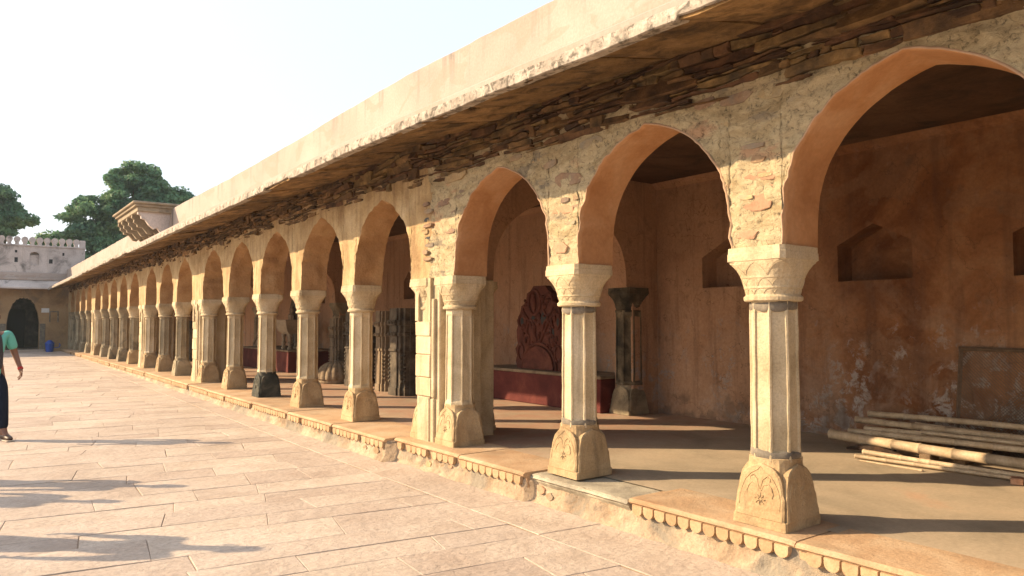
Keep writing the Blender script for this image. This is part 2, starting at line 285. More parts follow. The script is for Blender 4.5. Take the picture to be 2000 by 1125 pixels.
# ---------------------------------------------------------------- mesh helpers
class MB:
    def __init__(s): s.v = []; s.f = []; s.mi = []; s.cur = 0
    def add(s, vs, fs):
        o = len(s.v); s.v += [tuple(v) for v in vs]
        for f in fs: s.f.append(tuple(i + o for i in f)); s.mi.append(s.cur)
        return o
    def box(s, x0, x1, y0, y1, z0, z1):
        s.add([(x0, y0, z0), (x1, y0, z0), (x1, y1, z0), (x0, y1, z0), (x0, y0, z1), (x1, y0, z1), (x1, y1, z1), (x0, y1, z1)],
              [(0, 3, 2, 1), (4, 5, 6, 7), (0, 1, 5, 4), (1, 2, 6, 5), (2, 3, 7, 6), (3, 0, 4, 7)])
    def cbox(s, x0, x1, y0, y1, z0, z1, c=0.01, j=0.0):       # box with chamfered edges all round the long faces
        rj = lambda: random.uniform(-j, j)
        rings = []
        for z, d in ((z0, c), (z0 + c, 0), (z1 - c, 0), (z1, c)):
            rings.append([(x0 + d + rj(), y0 + d + c + rj(), z + rj() * .4), (x0 + d + c, y0 + d + rj(), z), (x1 - d - c, y0 + d + rj(), z), (x1 - d + rj(), y0 + d + c, z + rj() * .4),
                          (x1 - d + rj(), y1 - d - c, z), (x1 - d - c, y1 - d + rj(), z), (x0 + d + c, y1 - d + rj(), z), (x0 + d + rj(), y1 - d - c, z)])
        s.loft(rings)
    def loft(s, rings, cap=True, closed=True):
        n = len(rings[0]); o = len(s.v); vs = [p for r in rings for p in r]; fs = []
        for k in range(len(rings) - 1):
            for i in range(n if closed else n - 1):
                a = k * n + i; b = k * n + (i + 1) % n
                fs.append((a, b, b + n, a + n))
        if cap and closed: fs.append(tuple(range(n - 1, -1, -1))); fs.append(tuple((len(rings) - 1) * n + i for i in range(n)))
        s.add(vs, fs)
    def tube(s, pts, r, sides=6, cap=True):
        pts = [Vector(p) for p in pts]; rings = []; up0 = None
        for i, p in enumerate(pts):
            t = (pts[min(i + 1, len(pts) - 1)] - pts[max(i - 1, 0)])
            t = t.normalized() if t.length > 1e-9 else Vector((0, 0, 1))
            if up0 is None:
                up0 = Vector((0, 0, 1)) if abs(t.z) < 0.9 else Vector((1, 0, 0))
            a = t.cross(up0).normalized(); b = a.cross(t).normalized(); up0 = b
            rr = r[i] if hasattr(r, '__len__') else r
            rings.append([p + a * math.cos(2 * math.pi * k / sides) * rr + b * math.sin(2 * math.pi * k / sides) * rr for k in range(sides)])
        s.loft(rings, cap)
    def prism(s, poly, dirv, inset=0.0):                        # polygon extruded by vector, front face optionally inset
        n = len(poly); P = [Vector(p) for p in poly]; d = Vector(dirv); c = sum(P, Vector()) / n
        Q = [p + d + (c - p) * inset for p in P]
        s.add(P + Q, [tuple(range(n - 1, -1, -1)), tuple(range(n, 2 * n))] + [(i, (i + 1) % n, n + (i + 1) % n, n + i) for i in range(n)])
    def sphere(s, c, r, seg=8, rings=6, sc=(1, 1, 1)):
        R_ = []
        for k in range(rings + 1):
            ph = math.pi * k / rings; rr = max(math.sin(ph), 0.02) * r; z = -math.cos(ph) * r
            R_.append([(c[0] + math.cos(2 * math.pi * i / seg) * rr * sc[0], c[1] + math.sin(2 * math.pi * i / seg) * rr * sc[1], c[2] + z * sc[2]) for i in range(seg)])
        s.loft(R_)
    def mesh(s, name, mats, smooth=False):
        me = bpy.data.meshes.new(name); me.from_pydata(s.v, [], s.f)
        if not isinstance(mats, (list, tuple)): mats = [mats]
        for m in mats: me.materials.append(MAT[m] if isinstance(m, str) else m)
        if len(mats) > 1: me.polygons.foreach_set('material_index', s.mi)
        me.update()
        bm = bmesh.new(); bm.from_mesh(me); bmesh.ops.recalc_face_normals(bm, faces=bm.faces); bm.to_mesh(me); bm.free()
        if smooth: me.polygons.foreach_set('use_smooth', [True] * len(me.polygons))
        return me
    def build(s, name, mats, parent=None, smooth=False, loc=(0, 0, 0), rz=0.0):
        return put(name, s.mesh(name, mats, smooth), parent, loc, rz)

def put(name, me, parent=None, loc=(0, 0, 0), rz=0.0):
    o = bpy.data.objects.new(name, me); col.objects.link(o); o.location = loc; o.rotation_euler = (0, 0, rz)
    if parent: o.parent = parent
    return o
def empty(name, loc=(0, 0, 0), rz=0.0, parent=None): return put(name, None, parent, loc, rz)
def tag(o, label, cat, group=None):
    o['label'] = label; o['category'] = cat
    if group: o['group'] = group
    return o
def struct(o): o['kind'] = 'structure'; return o
def copy_tree(o, parent=None):
    c = o.copy(); col.objects.link(c); c.parent = parent
    for ch in list(o.children): copy_tree(ch, c)
    return c
def lerp_tab(tab, x):
    if x <= tab[0][0]: return tab[0][1]
    for (a, va), (b, vb) in zip(tab, tab[1:]):
        if x <= b: return va + (vb - va) * (x - a) / (b - a)
    return tab[-1][1]
def nz(x, y, z, s=1.0): return noise.noise(Vector((x * s, y * s, z * s)))
def fbm(x, y, z, s=1.0, o=4): return noise.fractal(Vector((x * s, y * s, z * s)), 0.9, 2.1, o)

# ---------------------------------------------------------------- layout
B = 0.402
cols_y = {}                                                  # n -> y of the near face of its base
for n, k in [(-2, 0), (-1, 0), (0, 0), (1, 0), (3, 1), (4, 1), (5, 1), (6, 1), (8, 2), (9, 2), (11, 3), (12, 3), (13, 3), (14, 3), (16, 4), (17, 4), (18, 4)]:
    cols_y[n] = 2.0 * n + 0.573 * k
piers_y = {-3: -6.573, 2: 4.0, 7: 14.573, 10: 21.146, 15: 31.719}
PW = 0.973
END_Y, FAR_Y, BACK_X, CEIL = 40.29, 41.5, 4.15, 3.45
solids = sorted([(y, y + B) for y in cols_y.values()] + [(y, y + PW) for y in piers_y.values()] + [(END_Y, FAR_Y)])
openings = [(a[1], b[0]) for a, b in zip(solids, solids[1:])]
def gz(y): return -0.27 + 0.15 * min(max((y - 6) / 34.0, 0), 1)   # courtyard rises slightly towards the far gate
ARCH = [(0, 1.055), (0.06, 1.045), (0.15, 1.025), (0.25, 0.996), (0.35, 0.962), (0.45, 0.92), (0.55, 0.87), (0.65, 0.805), (0.74, 0.73), (0.82, 0.645), (0.88, 0.565), (0.93, 0.47), (0.97, 0.35), (0.99, 0.22), (1, 0)]
SPR = 1.86
EAVE = [(-8, 3.065), (-0.28, 3.115), (1.7, 3.165), (4.66, 3.21), (8, 3.185), (13, 3.165), (16.5, 3.135), (23, 3.115), (29.5, 3.045), (40.6, 2.975)]
PTOP = [(-8, 4.2), (2.2, 4.25), (4.9, 4.31), (6, 4.30), (9.5, 4.24), (14, 4.22), (17, 4.24), (17.4, 4.24), (23.5, 4.16), (41.5, 4.06)]

# ---------------------------------------------------------------- ground and courtyard paving
g = MB(); g.add([(-1500, -1500, -0.36), (1500, -1500, -0.36), (1500, 1500, -0.36), (-1500, 1500, -0.36)], [(0, 1, 2, 3)])
struct(g.build('ground', 'ground'))
pv = MB(); ys = [-9, -4, 0, 6, 12, 18, 24, 30, 36, 40, 43]
pv.loft([[(-14, y, gz(y) - 0.006), (-0.02, y, gz(y) - 0.006)] for y in ys], cap=False, closed=False)
pave = struct(pv.build('courtyard_pavement', 'sand'))
ANG = R(-8.0); cu, su = math.cos(ANG), math.sin(ANG)
quads = []
def uv2xy(u, v): return (u * cu - v * su - 0.7, u * su + v * cu)
def v_at(v, x): return (x + 0.7 + v * su) / cu               # u where row line v meets x
v = -8.0
while v < 41.5:
    w = random.choice([0.36, 0.42, 0.46, 0.5, 0.55, 0.62]); v2 = v + w
    uA1, uA2 = v_at(v, -0.70 + random.uniform(-.015, .015)), v_at(v2, -0.70 + random.uniform(-.015, .015))
    u = -random.uniform(0.2, 1.3); prev = (uA1, uA2); first = True
    while True:
        sk = random.uniform(-0.03, 0.03)
        cur = (min(uA1, uA2) + u + sk, min(uA1, uA2) + u - sk)
        pts = [uv2xy(cur[0], v), uv2xy(prev[0], v), uv2xy(prev[1], v2), uv2xy(cur[1], v2)]
        quads.append(pts); prev = cur
        if uv2xy(cur[0], v)[0] < (-7.5 if v < 22 else -9.5): break
        u -= random.choice([0.6, 0.75, 0.9, 1.1, 1.3, 1.6, 1.9]) * random.uniform(0.9, 1.1)
    v = v2
y = -8.0
while y < 41.0:                                               # border strip along the plinth
    y2 = min(y + random.uniform(0.9, 2.0), 41.2)
    quads.append([(-0.69, y + 0.03), (-0.06, y - 0.04), (-0.06, y2 - 0.04), (-0.69, y2 + 0.03)]); y = y2
def slab_geo(mb, pts, dz=0.0, gap=0.0025):
    c = Vector((sum(p[0] for p in pts) / 4, sum(p[1] for p in pts) / 4, 0)); out = []
    for i in range(4):                                        # outline with a slightly wandering edge
        a = Vector((*pts[i], 0)); b = Vector((*pts[(i + 1) % 4], 0)); L = (b - a).length; gap = random.choice([.0004, .001, .0015, .0025, .004])
        nseg = max(1, min(4, int(L / 0.3)))
        nrm = Vector((-(b - a).y, (b - a).x, 0)).normalized()
        for k in range(nseg):
            t = k / nseg; p = a.lerp(b, t)
            off = gap + (random.uniform(0.0, 0.006) if k else 0.0) + max(0, random.gauss(0, 0.002))
            if k == 0:
                p = p + (c - p).normalized() * gap * 1.6
            else: p = p + nrm * off
            out.append(p)
    n = len(out); tx, ty = random.gauss(0, 0.0012), random.gauss(0, 0.0012)
    def zz(p): return gz(p.y) + dz + (p.x - c.x) * tx + (p.y - c.y) * ty
    top = [p + (c - p).normalized() * 0.004 for p in out]
    r0 = [(p.x, p.y, gz(p.y) - 0.03) for p in out]; r1 = [(p.x, p.y, zz(p) - 0.003) for p in out]; r2 = [(p.x, p.y, zz(p)) for p in top]
    o = mb.add(r0 + r1 + r2, [])
    fs = [(i, (i + 1) % n, n + (i + 1) % n, n + i) for i in range(n)] + [(n + i, n + (i + 1) % n, 2 * n + (i + 1) % n, 2 * n + i) for i in range(n)] + [tuple(range(2 * n, 3 * n))]
    for f in fs: mb.f.append(tuple(i + o for i in f)); mb.mi.append(0)
def in_view(x, y, z, margin=1.08):
    d = Vector((x, y, z)) - CAM; r = Vector((math.cos(YAW), -math.sin(YAW), 0)); up = r.cross(fwd)
    dz = d.dot(fwd)
    return dz > 0.2 and abs(d.dot(r) / dz) < 1000 / 1440 * margin and abs(d.dot(up) / dz) < 562.5 / 1440 * margin
def qkey(q):
    cx, cy = sum(p[0] for p in q) / 4, sum(p[1] for p in q) / 4
    vis = any(in_view(p[0], p[1], -0.27) for p in q)
    return ((Vector((cx, cy, -.27)) - CAM).length if vis else 1000 + cy)
quads.sort(key=qkey)
rest = MB()
for i, q in enumerate(quads):
    dz = random.gauss(0, 0.0014)
    if i < 290:
        m = MB(); slab_geo(m, q, dz); m.build('paving_slab', 'paver', pave)
    else: slab_geo(rest, q, dz)
rs = rest.build('paving_slab_field', 'paver_far', pave); rs['kind'] = 'stuff'

# ---------------------------------------------------------------- plinth, edging stones, veranda floor
fl = MB(); fl.add([(0.3, -9, -0.006), (4.6, -9, -0.006), (4.6, 42, -0.006), (0.3, 42, -0.006)], [(0, 1, 2, 3)])
struct(fl.build('veranda_floor', 'floor'))
def edge_x(y): return -0.10 if y < 2.54 else (-0.17 if y < 5.05 else -0.31)
pl = MB(); rows = []
y = -8.0
while y < 41.45:
    r = []
    for k in range(9):
        t = k / 8; z = -0.035 + (gz(y) - 0.01 + 0.035) * t
        ex = edge_x(y) + 0.045
        x = ex - 0.035 * t * t + 0.03 * fbm(y, z, 3.1, 5.0, 4) + 0.016 * fbm(y, z, 9, 17, 3) - (0.03 if k == 8 else 0)
        r.append((x, y, z))
    r = [(0.6, y, -0.035)] + r
    rows.append(r); y += 0.035 if y < 12 else 0.12
pl.loft(rows, cap=False, closed=False)
plinth = struct(pl.build('plinth', 'plinth', smooth=True))
# rubble stones poking from the plinth face
for (yy, zz, s) in [(4.55, -0.17, .07), (4.3, -0.2, .06), (4.0, -0.19, .055), (3.85, -0.15, .045), (2.42, -0.15, .06), (2.3, -0.19, .055), (4.95, -0.18, .08), (5.3, -.17, .08), (5.6, -.19, .06)]:
    m = MB(); n = 7; a0 = random.random()
    poly = [(edge_x(yy) + 0.06, yy + s * random.uniform(.8, 1.2) * math.cos(a0 + 6.283 * i / n), zz + s * random.uniform(.55, .8) * math.sin(a0 + 6.283 * i / n)) for i in range(n)]
    m.prism(poly, (-0.034, 0, 0), 0.12); m.build('plinth_stone', random.choice(['wallstone', 'brickstone', 'wallstone']), plinth)
# edging stones with a row of rounded petals
pm = MB()                                                     # one petal, local: tongue hanging in the y-z plane, facing -x
PWD, PHT = 0.109, 0.085
out = [(-PWD / 2, 0), (PWD / 2, 0), (PWD / 2, -PHT * .45)] + [(PWD / 2 * math.cos(t), -PHT * .45 - PHT * .55 * math.sin(t)) for t in [0.35, 0.75, 1.15, 1.57, 2.0, 2.4, 2.8]] + [(-PWD / 2, -PHT * .45)]
pm.prism([(0.03, a, b) for a, b in out], (-0.036, 0, 0), 0.10)
petal_me = pm.mesh('petal', 'petal')
stones = [(-8.0, -6.6, 1), (-6.6, -4.9, 1), (-4.9, -3.2, 1), (-3.2, -1.62, 1), (-1.62, -0.125, 1), (-0.115, 1.31, 1), (1.325, 2.535, 0), (2.55, 3.64, 1), (3.65, 5.04, 1), (5.06, 6.58, 1), (6.6, 8.25, 1)]
y = 8.27
while y < 41.3:
    y2 = min(y + random.uniform(1.2, 1.9), 41.4); stones.append((y, y2 - 0.012, 1)); y = y2
far_petals = MB(); pcount = 0
for (a, b, pet) in stones:
    m = MB(); ex = edge_x((a + b) / 2) + random.uniform(-.012, .012); dz = random.uniform(-0.006, 0.006)
    if a > 1.3 and a < 1.4: dz = -0.018
    x1 = 0.47 + random.uniform(-.05, .05); rows = []; nn = max(2, int((b - a) / 0.06))
    for k in range(nn + 1):
        yy = a + (b - a) * k / nn; e = 0.006 if k in (0, nn) else 0.0
        j = 0.004 * nz(yy, a, 1, 6); jj = 0.006 * nz(yy, 3, a, 3)
        if pet:
            prof = [(x1, -0.09), (ex + 0.05, -0.14), (ex + 0.035, -0.045), (ex + 0.012, -0.043), (ex - 0.004, -0.03 + j), (ex - 0.004 + j, -0.016), (ex + 0.016, -0.002), (ex + 0.06, 0.0 + j * .5), (x1 - 0.01, 0.001), (x1, -0.006)]
        else:
            q = 0.03 * abs(nz(yy, 5, 2, 7)) + 0.02 * abs(nz(yy, 5, 8, 19))
            prof = [(x1, -0.09), (ex + 0.06, -0.10), (ex + 0.03 + q * .4, -0.065), (ex + 0.02 + q, -0.05), (ex + 0.0 + q * .6, -0.035), (ex + 0.01 + q, -0.02), (ex + 0.015 + q * .3, -0.004), (ex + 0.06, 0.0), (x1 - 0.01, 0.001), (x1, -0.006)]
        rows.append([(px + (e if px < 0.2 else 0) , yy, pz + dz - e + (jj * .4 if pz > -.04 else 0)) for px, pz in prof])
    m.loft(rows)
    st = m.build('edging_stone' if pet else 'rough_edging_slab', 'edging' if pet else 'edging_rough', plinth)
    if pet:
        n = int((b - a - 0.04) / 0.113); s0 = a + ((b - a) - n * 0.113) / 2
        for i in range(n):
            yy = s0 + (i + .5) * 0.113
            if random.random() < 0.03: continue
            if yy > -1.9 and yy < 15 and pcount < 200:
                put('petal', petal_me, st, (ex + 0.004, yy, -0.042 + dz)); pcount += 1
            elif yy >= 15:
                far_petals.add([(v.co.x + ex + 0.004, v.co.y + yy, v.co.z - 0.042 + dz) for v in petal_me.vertices], [tuple(p.vertices) for p in petal_me.polygons])
fp = far_petals.build('petal_row', 'petal', plinth); fp['kind'] = 'stuff'

# ---------------------------------------------------------------- arcade building
arc = empty('arcade_building', (0, 0, 0))
tag(arc, 'long sandstone arcade with pointed arches on octagonal columns, overhanging eave and plain parapet', 'arcade')

def zbot(y):
    for a, b in openings:
        if a < y < b:
            r = abs(y - (a + b) / 2) / ((b - a) / 2); return SPR + lerp_tab(ARCH, r)
    return SPR
def is_rubble(y, z): return y < 4.52 + 0.10 * fbm(y * 0, z, 2, 3.0, 3)
def front_x(y, z):                                            # wall face relief
    near = y < 5.2
    d = 0.014 * fbm(y, z * 1.6, 4, 2.2, 4) + 0.009 * fbm(y, z * 2.2, 8, 11, 3)
    if is_rubble(y, z): d = 0.022 * fbm(y, z * 2.2, 1, 5.0, 5) + 0.012 * fbm(y, z * 1.8, 6, 17, 3) + 0.014
    return d
wall = MB()
def seg_grid(ylist, zb, M):
    rows = []
    for yy, z0 in zip(ylist, zb):
        r = []
        for k in range(M + 1):
            z = z0 + (CEIL - z0) * k / M
            r.append((front_x(yy, z), yy, z))
        rows.append(r)
    o = len(wall.v); n = M + 1
    for r in rows: wall.v += r
    for i in range(len(rows) - 1):
        for k in range(M):
            a = o + i * n + k; f = (a, a + 1, a + n + 1, a + n); c = wall.v[a]
            wall.f.append(f); wall.mi.append(0 if is_rubble(c[1], c[2]) else 1)
    bk = [[(0.42, yy, z0), (0.42, yy, CEIL)] for yy, z0 in zip(ylist, zb)]
    o = len(wall.v)
    for r in bk: wall.v += r
    for i in range(len(bk) - 1):
        wall.f.append((o + 2 * i, o + 2 * i + 2, o + 2 * i + 3, o + 2 * i + 1)); wall.mi.append(2)
soffits = []
for i, (a, b) in enumerate(openings):
    near = b < 4.2; mid = b < 16
    N = 72 if (near and b > -2) else (56 if mid else 24); M = 44 if near and b > -2 else (30 if mid else 10)
    yc, hw = (a + b) / 2, (b - a) / 2; yl, zl = [], []
    for k in range(N + 1):
        t = -math.pi / 2 + math.pi * k / N; s = math.sin(t); s = math.copysign(abs(s) ** 1.0, s)
        yy = yc + hw * s; z0 = SPR + lerp_tab(ARCH, abs(s))
        if not near and 0 < k < N:
            q = 0.026 * fbm(yy, z0, 7 + i, 4.0, 4) + .012 * fbm(yy, z0, 3 + i, 14.0, 3); z0 += q; yy += 0.020 * fbm(yy, z0, 17 + i, 5.0, 4) + .012 * fbm(yy, z0, 27 + i, 15.0, 3)
        elif near and 0 < k < N: z0 += 0.004 * nz(yy, z0, i, 9)
        yl.append(yy); zl.append(z0)
    seg_grid(yl, zl, M); soffits.append((i, yl, zl, near, mid))
for (a, b) in solids:
    w = b - a; n = max(4, int(w / (0.025 if a < 6 else (0.05 if a < 16 else 0.2))))
    if b > 40: n = 6
    M = 50 if a < 5 else (30 if a < 16 else 10)
    seg_grid([a + w * k / n for k in range(n + 1)], [SPR] * (n + 1), M)
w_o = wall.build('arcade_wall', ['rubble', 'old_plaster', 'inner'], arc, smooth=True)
for (i, yl, zl, near, mid) in soffits:
    m = MB(); K = 8 if mid else 4; rows = []
    for j, (yy, z0) in enumerate(zip(yl, zl)):
        j0, j1 = max(j - 1, 0), min(j + 1, len(yl) - 1)
        t = Vector((0, yl[j1] - yl[j0], zl[j1] - zl[j0])); nrm = Vector((0, t.z, -t.y)).normalized()   # into the opening
        r = []; x0 = front_x(yy, z0)
        if near: r.append((x0 - 0.004, yy - nrm.y * 0.014, z0 - nrm.z * 0.014)); r.append((x0 - 0.012, yy - nrm.y * 0.007, z0 - nrm.z * 0.007))
        for k in range(K + 1):
            x = (x0 - (0.010 if near else 0)) * (1 - k / K) + 0.424 * k / K
            d = 0.0
            if not near and 0 < k < K: d = 0.04 * fbm(x, yy * 1.0, z0, 4.5, 4) + .016 * fbm(x, yy, z0 + 4, 15, 3)
            if near: d = 0.002
            r.append((x, yy + nrm.y * d, z0 + nrm.z * d))
        rows.append(r)
    m.loft(rows, cap=False, closed=False)
    n = len(rows[0]) - 1
    if near: m.mi = [1 if (q % n) < 2 else 0 for q in range(len(m.f))]
    m.build('arch_soffit', ['soffit', 'rim'] if near else ['soffit_old'], arc, smooth=True)

# embedded stones of the near rubble spandrels
def flat_stone(name, y, z, w, h, proud, mat, rot=0.0, base=0.03, parent=arc, x=None):
    m = MB(); n = random.choice([6, 7, 8, 9]); poly = []; a0 = random.uniform(0, 1)
    for i in range(n):
        t = a0 + 2 * math.pi * i / n; k = random.uniform(0.84, 1.08)
        cy, sy = math.cos(t), math.sin(t)
        q = max(abs(cy), abs(sy)) ** -0.8
        py, pz = w / 2 * cy * q * k, h / 2 * sy * q * k
        poly.append((base, py * math.cos(rot) - pz * math.sin(rot), py * math.sin(rot) + pz * math.cos(rot)))
    P = [Vector(p) for p in poly]; c = sum(P, Vector()) / n
    r0 = P; r1 = [p + Vector((-base - proud * random.uniform(.35, .8), 0, 0)) for p in P]
    r2 = [Vector((-proud * random.uniform(.75, 1.25), p.y * 0.94, p.z * 0.86)) for p in P]
    m.loft([r0, r1, r2])
    return m.build(name, mat, parent, loc=((front_x(y, z) if x is None else x), y, z))
cand = []
for _ in range(900):
    yy = random.uniform(-2.1, 4.45); zz = random.uniform(1.95, 3.05); w = random.choice([.12, .16, .2, .28, .36, .44]); h = w * random.uniform(.2, .42); h = min(h, .12)
    if any(abs(yy - c[0]) < (w + c[2]) / 2 * 1.02 and abs(zz - c[1]) < (h + c[3]) / 2 * 1.1 for c in cand): continue
    if any(zz - h * .7 < zbot(yy + d) + 0.03 for d in (-w * .62, 0, w * .62)): continue
    if any((yy + s * w * .6 < a + 0.02) != (yy < a + 0.02) for a, b in solids for s in (-1, 1) if zz < 2.4): pass
    if zz < 2.75 and not any(a + w * .55 < yy < b - w * .55 or zz > zbot(yy) + 0.12 for a, b in solids): continue
    if (yy + w / 2) > 4.4: continue
    cand.append((yy, zz, w, h))
    if len(cand) >= 44: break
for (yy, zz, w, h) in cand:
    flat_stone('wall_stone', yy, zz, w, h, random.uniform(.001, .005), random.choice(['wallstone'] * 9 + ['brickstone']), random.uniform(-.12, .12))
for (yy, zz, w, h) in [(0.20, 2.16, .24, .12), (0.16, 2.34, .3, .07), (2.2, 2.36, .30, .09), (2.24, 2.02, .22, .10), (0.28, 1.95, .2, .06)]:
    flat_stone('wall_stone', yy, zz, w, h, 0.008, 'brickstone', 0.03)

for (yy, zz, w, h, mt) in [(4.60, 2.72, .16, .05, 'wallstone'), (4.56, 2.63, .2, .06, 'wallstone'), (4.62, 2.54, .12, .05, 'black'), (4.57, 2.47, .2, .05, 'wallstone'), (4.63, 2.40, .15, .06, 'wallstone'), (4.60, 2.31, .11, .07, 'black'), (4.55, 2.24, .2, .05, 'wallstone'), (4.62, 2.16, .14, .06, 'wallstone'), (4.56, 2.08, .2, .05, 'wallstone')]:
    flat_stone('wall_stone' if mt != 'black' else 'wall_hole_shade', yy, zz, w, h, 0.022 if mt != 'black' else .001, mt, random.uniform(-.08, .08))  # black pieces paint the shade inside gaps in the masonry
# courses of flat rubble under the eave: every stone fills its own cell between wavy bed joints
NC = 13
def corb_x(k): return 0.014 - 0.0075 * k
def bed(k, y): return 2.86 + k * 0.044 + 0.045 * nz(y, 3.1, k * .35, 1.1) + 0.024 * nz(y, k * 3.1, 1.0, 2.6) + 0.014 * nz(y, k * 1.7, 5.0, 8.0) + (lerp_tab(EAVE, y) - 3.165) * 0.8
corb = []
for k in range(NC):
    y = -3.0 + random.uniform(0, .2)
    while y < 40.8:
        L = random.choice([.08, .12, .18, .26, .36, .5, .7]) * random.uniform(.85, 1.15)
        corb.append((y, y + L, k)); y += L
def bed_stone(a, b, k, merge):
    g = random.uniform(.0005, .004); kt = k + (random.choice([2, 2, 3]) if merge else 1); n = max(2, int((b - a) / .07)); P = []
    for i in range(n + 1): t = i / n; yy = a + g + (b - a - 2 * g) * t; P.append((yy, bed(k, yy) + g + (random.uniform(0, .008) if 0 < i < n else random.uniform(0, .012))))
    mid = (bed(k, b) + bed(kt, b)) / 2; P.append((b - g - random.uniform(-.02, .03), mid))
    for i in range(n + 1): t = 1 - i / n; yy = a + g + (b - a - 2 * g) * t; P.append((yy, bed(kt, yy) - g - (random.uniform(0, .008) if 0 < i < n else random.uniform(0, .012))))
    P.append((a + g + random.uniform(-.012, .014), (bed(k, a) + bed(kt, a)) / 2))
    cy, cz = sum(p[0] for p in P) / len(P), sum(p[1] for p in P) / len(P)
    pr_ = random.choice([-.006, -.002, .002, .006, .011, .018, .03]) ; ty, tz = random.gauss(0, .06), random.gauss(.1, .28)
    f = lambda p, s: (corb_x(k) - pr_ - ty * (p[0] - cy) + tz * (p[1] - cz) + random.uniform(-.003, .003), cy + (p[0] - cy) * s, cz + (p[1] - cz) * s)
    ch = min(.006 / max(.02, (b - a) / 2), .2)
    r2 = [f(p, 1 - ch) for p in P]; r1 = [(q[0] + .007, p[0], p[1]) for q, p in zip(r2, P)]; r0 = [(0.2, p[0], p[1]) for p in P]
    m = MB(); m.loft([[(x, yy - cy, z - cz) for x, yy, z in r] for r in (r0, r1, r2)]); return m, (0, cy, cz)
corb.sort(key=lambda c: c[0]); kept = 0; farstones = MB()
for (a, b, k) in corb:
    if random.random() < (.9, .75, .5, .25, .1, .05, .04, .04, .04, .04, .04, .04, .04)[k]: continue
    if any(bed(k, yy) < zbot(yy) + 0.035 for yy in (a, (a + b) / 2, b)): continue
    m, lc = bed_stone(a, b, k, random.random() < .25 and k < NC - 2)
    if b > -1.75 and kept < 290: m.build('rubble_stone', 'rock', arc, loc=lc); kept += 1
    else: farstones.add([(v[0], v[1] + lc[1], v[2] + lc[2]) for v in m.v], m.f)
fs_o = farstones.build('rubble_stone_band', 'rock_far', arc); fs_o['kind'] = 'stuff'
m = MB(); rows = []                                            # mortar bed behind the corbel courses
y = -8.0
while y < 41:
    e = (lerp_tab(EAVE, y) - 3.165) * 0.8
    rows.append([(0.2, y, 3.03 + e), (0.03 + .01 * nz(y, 1, 1, 5), y, 3.05 + e), (0.01 + .02 * nz(y, 2, 1, 6), y, 3.2 + e), (-0.02 + .02 * nz(y, 4, 1, 6), y, 3.4 + e), (-0.03, y, 3.5 + e), (0.2, y, 3.5 + e)]); y += 0.1
m.loft(rows); m.build('mortar_bed', 'rock_far', arc)

# eave slabs
y = -8.0
while y < 40.5:
    L = random.uniform(0.45, 0.95); y2 = min(y + L, 40.75); m = MB(); rows = []
    dzo = random.uniform(-.012, .012); dzi = random.uniform(-.02, .02); xo = -0.95 + random.uniform(-.012, .012)
    n = 6
    for k in range(n + 1):
        yy = y + 0.006 + (y2 - y - 0.012) * k / n; ez = lerp_tab(EAVE, yy); e = 0.012 if k in (0, n) else 0
        r = []
        for q in range(7):
            t = q / 6; x = xo + (0.12 - xo) * t; z = ez + dzo + (0.235 + dzi - dzo) * t + 0.02 * fbm(x * 2.2, yy * 6, y, 1.6, 4) + e
            r.append((x, yy, z))
        r += [(0.12, yy, ez + 0.33), (xo, yy, ez + 0.085)]
        rows.append(r)
    m.loft(rows); m.build('eave_slab', 'slab', arc); y = y2
# weathered lime edge of the eave and the moulding over it
m = MB(); m2 = MB(); rows = []; rows2 = []; y = -8.0
while y < 40.72:
    ez = lerp_tab(EAVE, y); j = 0.022 * fbm(y, 0, 0, 1.8, 4); c = 0.007 * fbm(y, 5, 5, 7.0, 4)
    lo = ez - 0.012 + j * .5 + (0.03 if nz(y, 7, 7, .9) > .38 else 0); xo = -0.977 + c * .6
    rows.append([(-0.86, y, lo + 0.02), (xo + 0.012, y, lo), (xo, y, lo + 0.006), (xo - 0.003 + c * .5, y, ez + 0.04), (xo, y, ez + 0.078 + c * .3), (xo + 0.012, y, ez + 0.085), (-0.78, y, ez + 0.11)])
    rows2.append([(-0.915 + c * .25, y, ez + 0.085), (-0.915 + c * .25, y, ez + 0.150 + c * .3), (-0.90, y, ez + 0.162), (-0.1, y, ez + 0.45), (-0.1, y, ez + 0.25)])
    y += 0.022 if y < 14 else 0.12
m.loft(rows, cap=True); m.build('eave_edge', 'fascia', arc)
m2.loft(rows2, cap=True); m2.build('eave_moulding', 'parapet', arc)
# parapet and roof
m = MB(); rows = []; y = -8.0
while y < 41.55:
    zt = lerp_tab(PTOP, y) + 0.012 * fbm(y, 3, 3, 1.5, 5); d = 0.006 * fbm(y, 9, 9, 1.2, 3)
    if 13.3 < y < 17.2 and int(y / 0.05) % 2: zt += 0.02
    rows.append([(-0.10 + d, y, lerp_tab(EAVE, y) + .26), (-0.10 + d * .6, y, 3.9), (-0.10 + d, y, zt - 0.012), (-0.09, y, zt), (0.09, y, zt), (0.10, y, zt - .012), (0.10, y, lerp_tab(EAVE, y) + .26)]); y += 0.05 if y < 18 else 0.1
m.loft(rows); m.build('parapet', 'parapet', arc, smooth=False)
m = MB(); m.box(-0.09, 4.6, -8, 43, CEIL, 3.75); m.build('roof', 'dark_ceiling', arc)

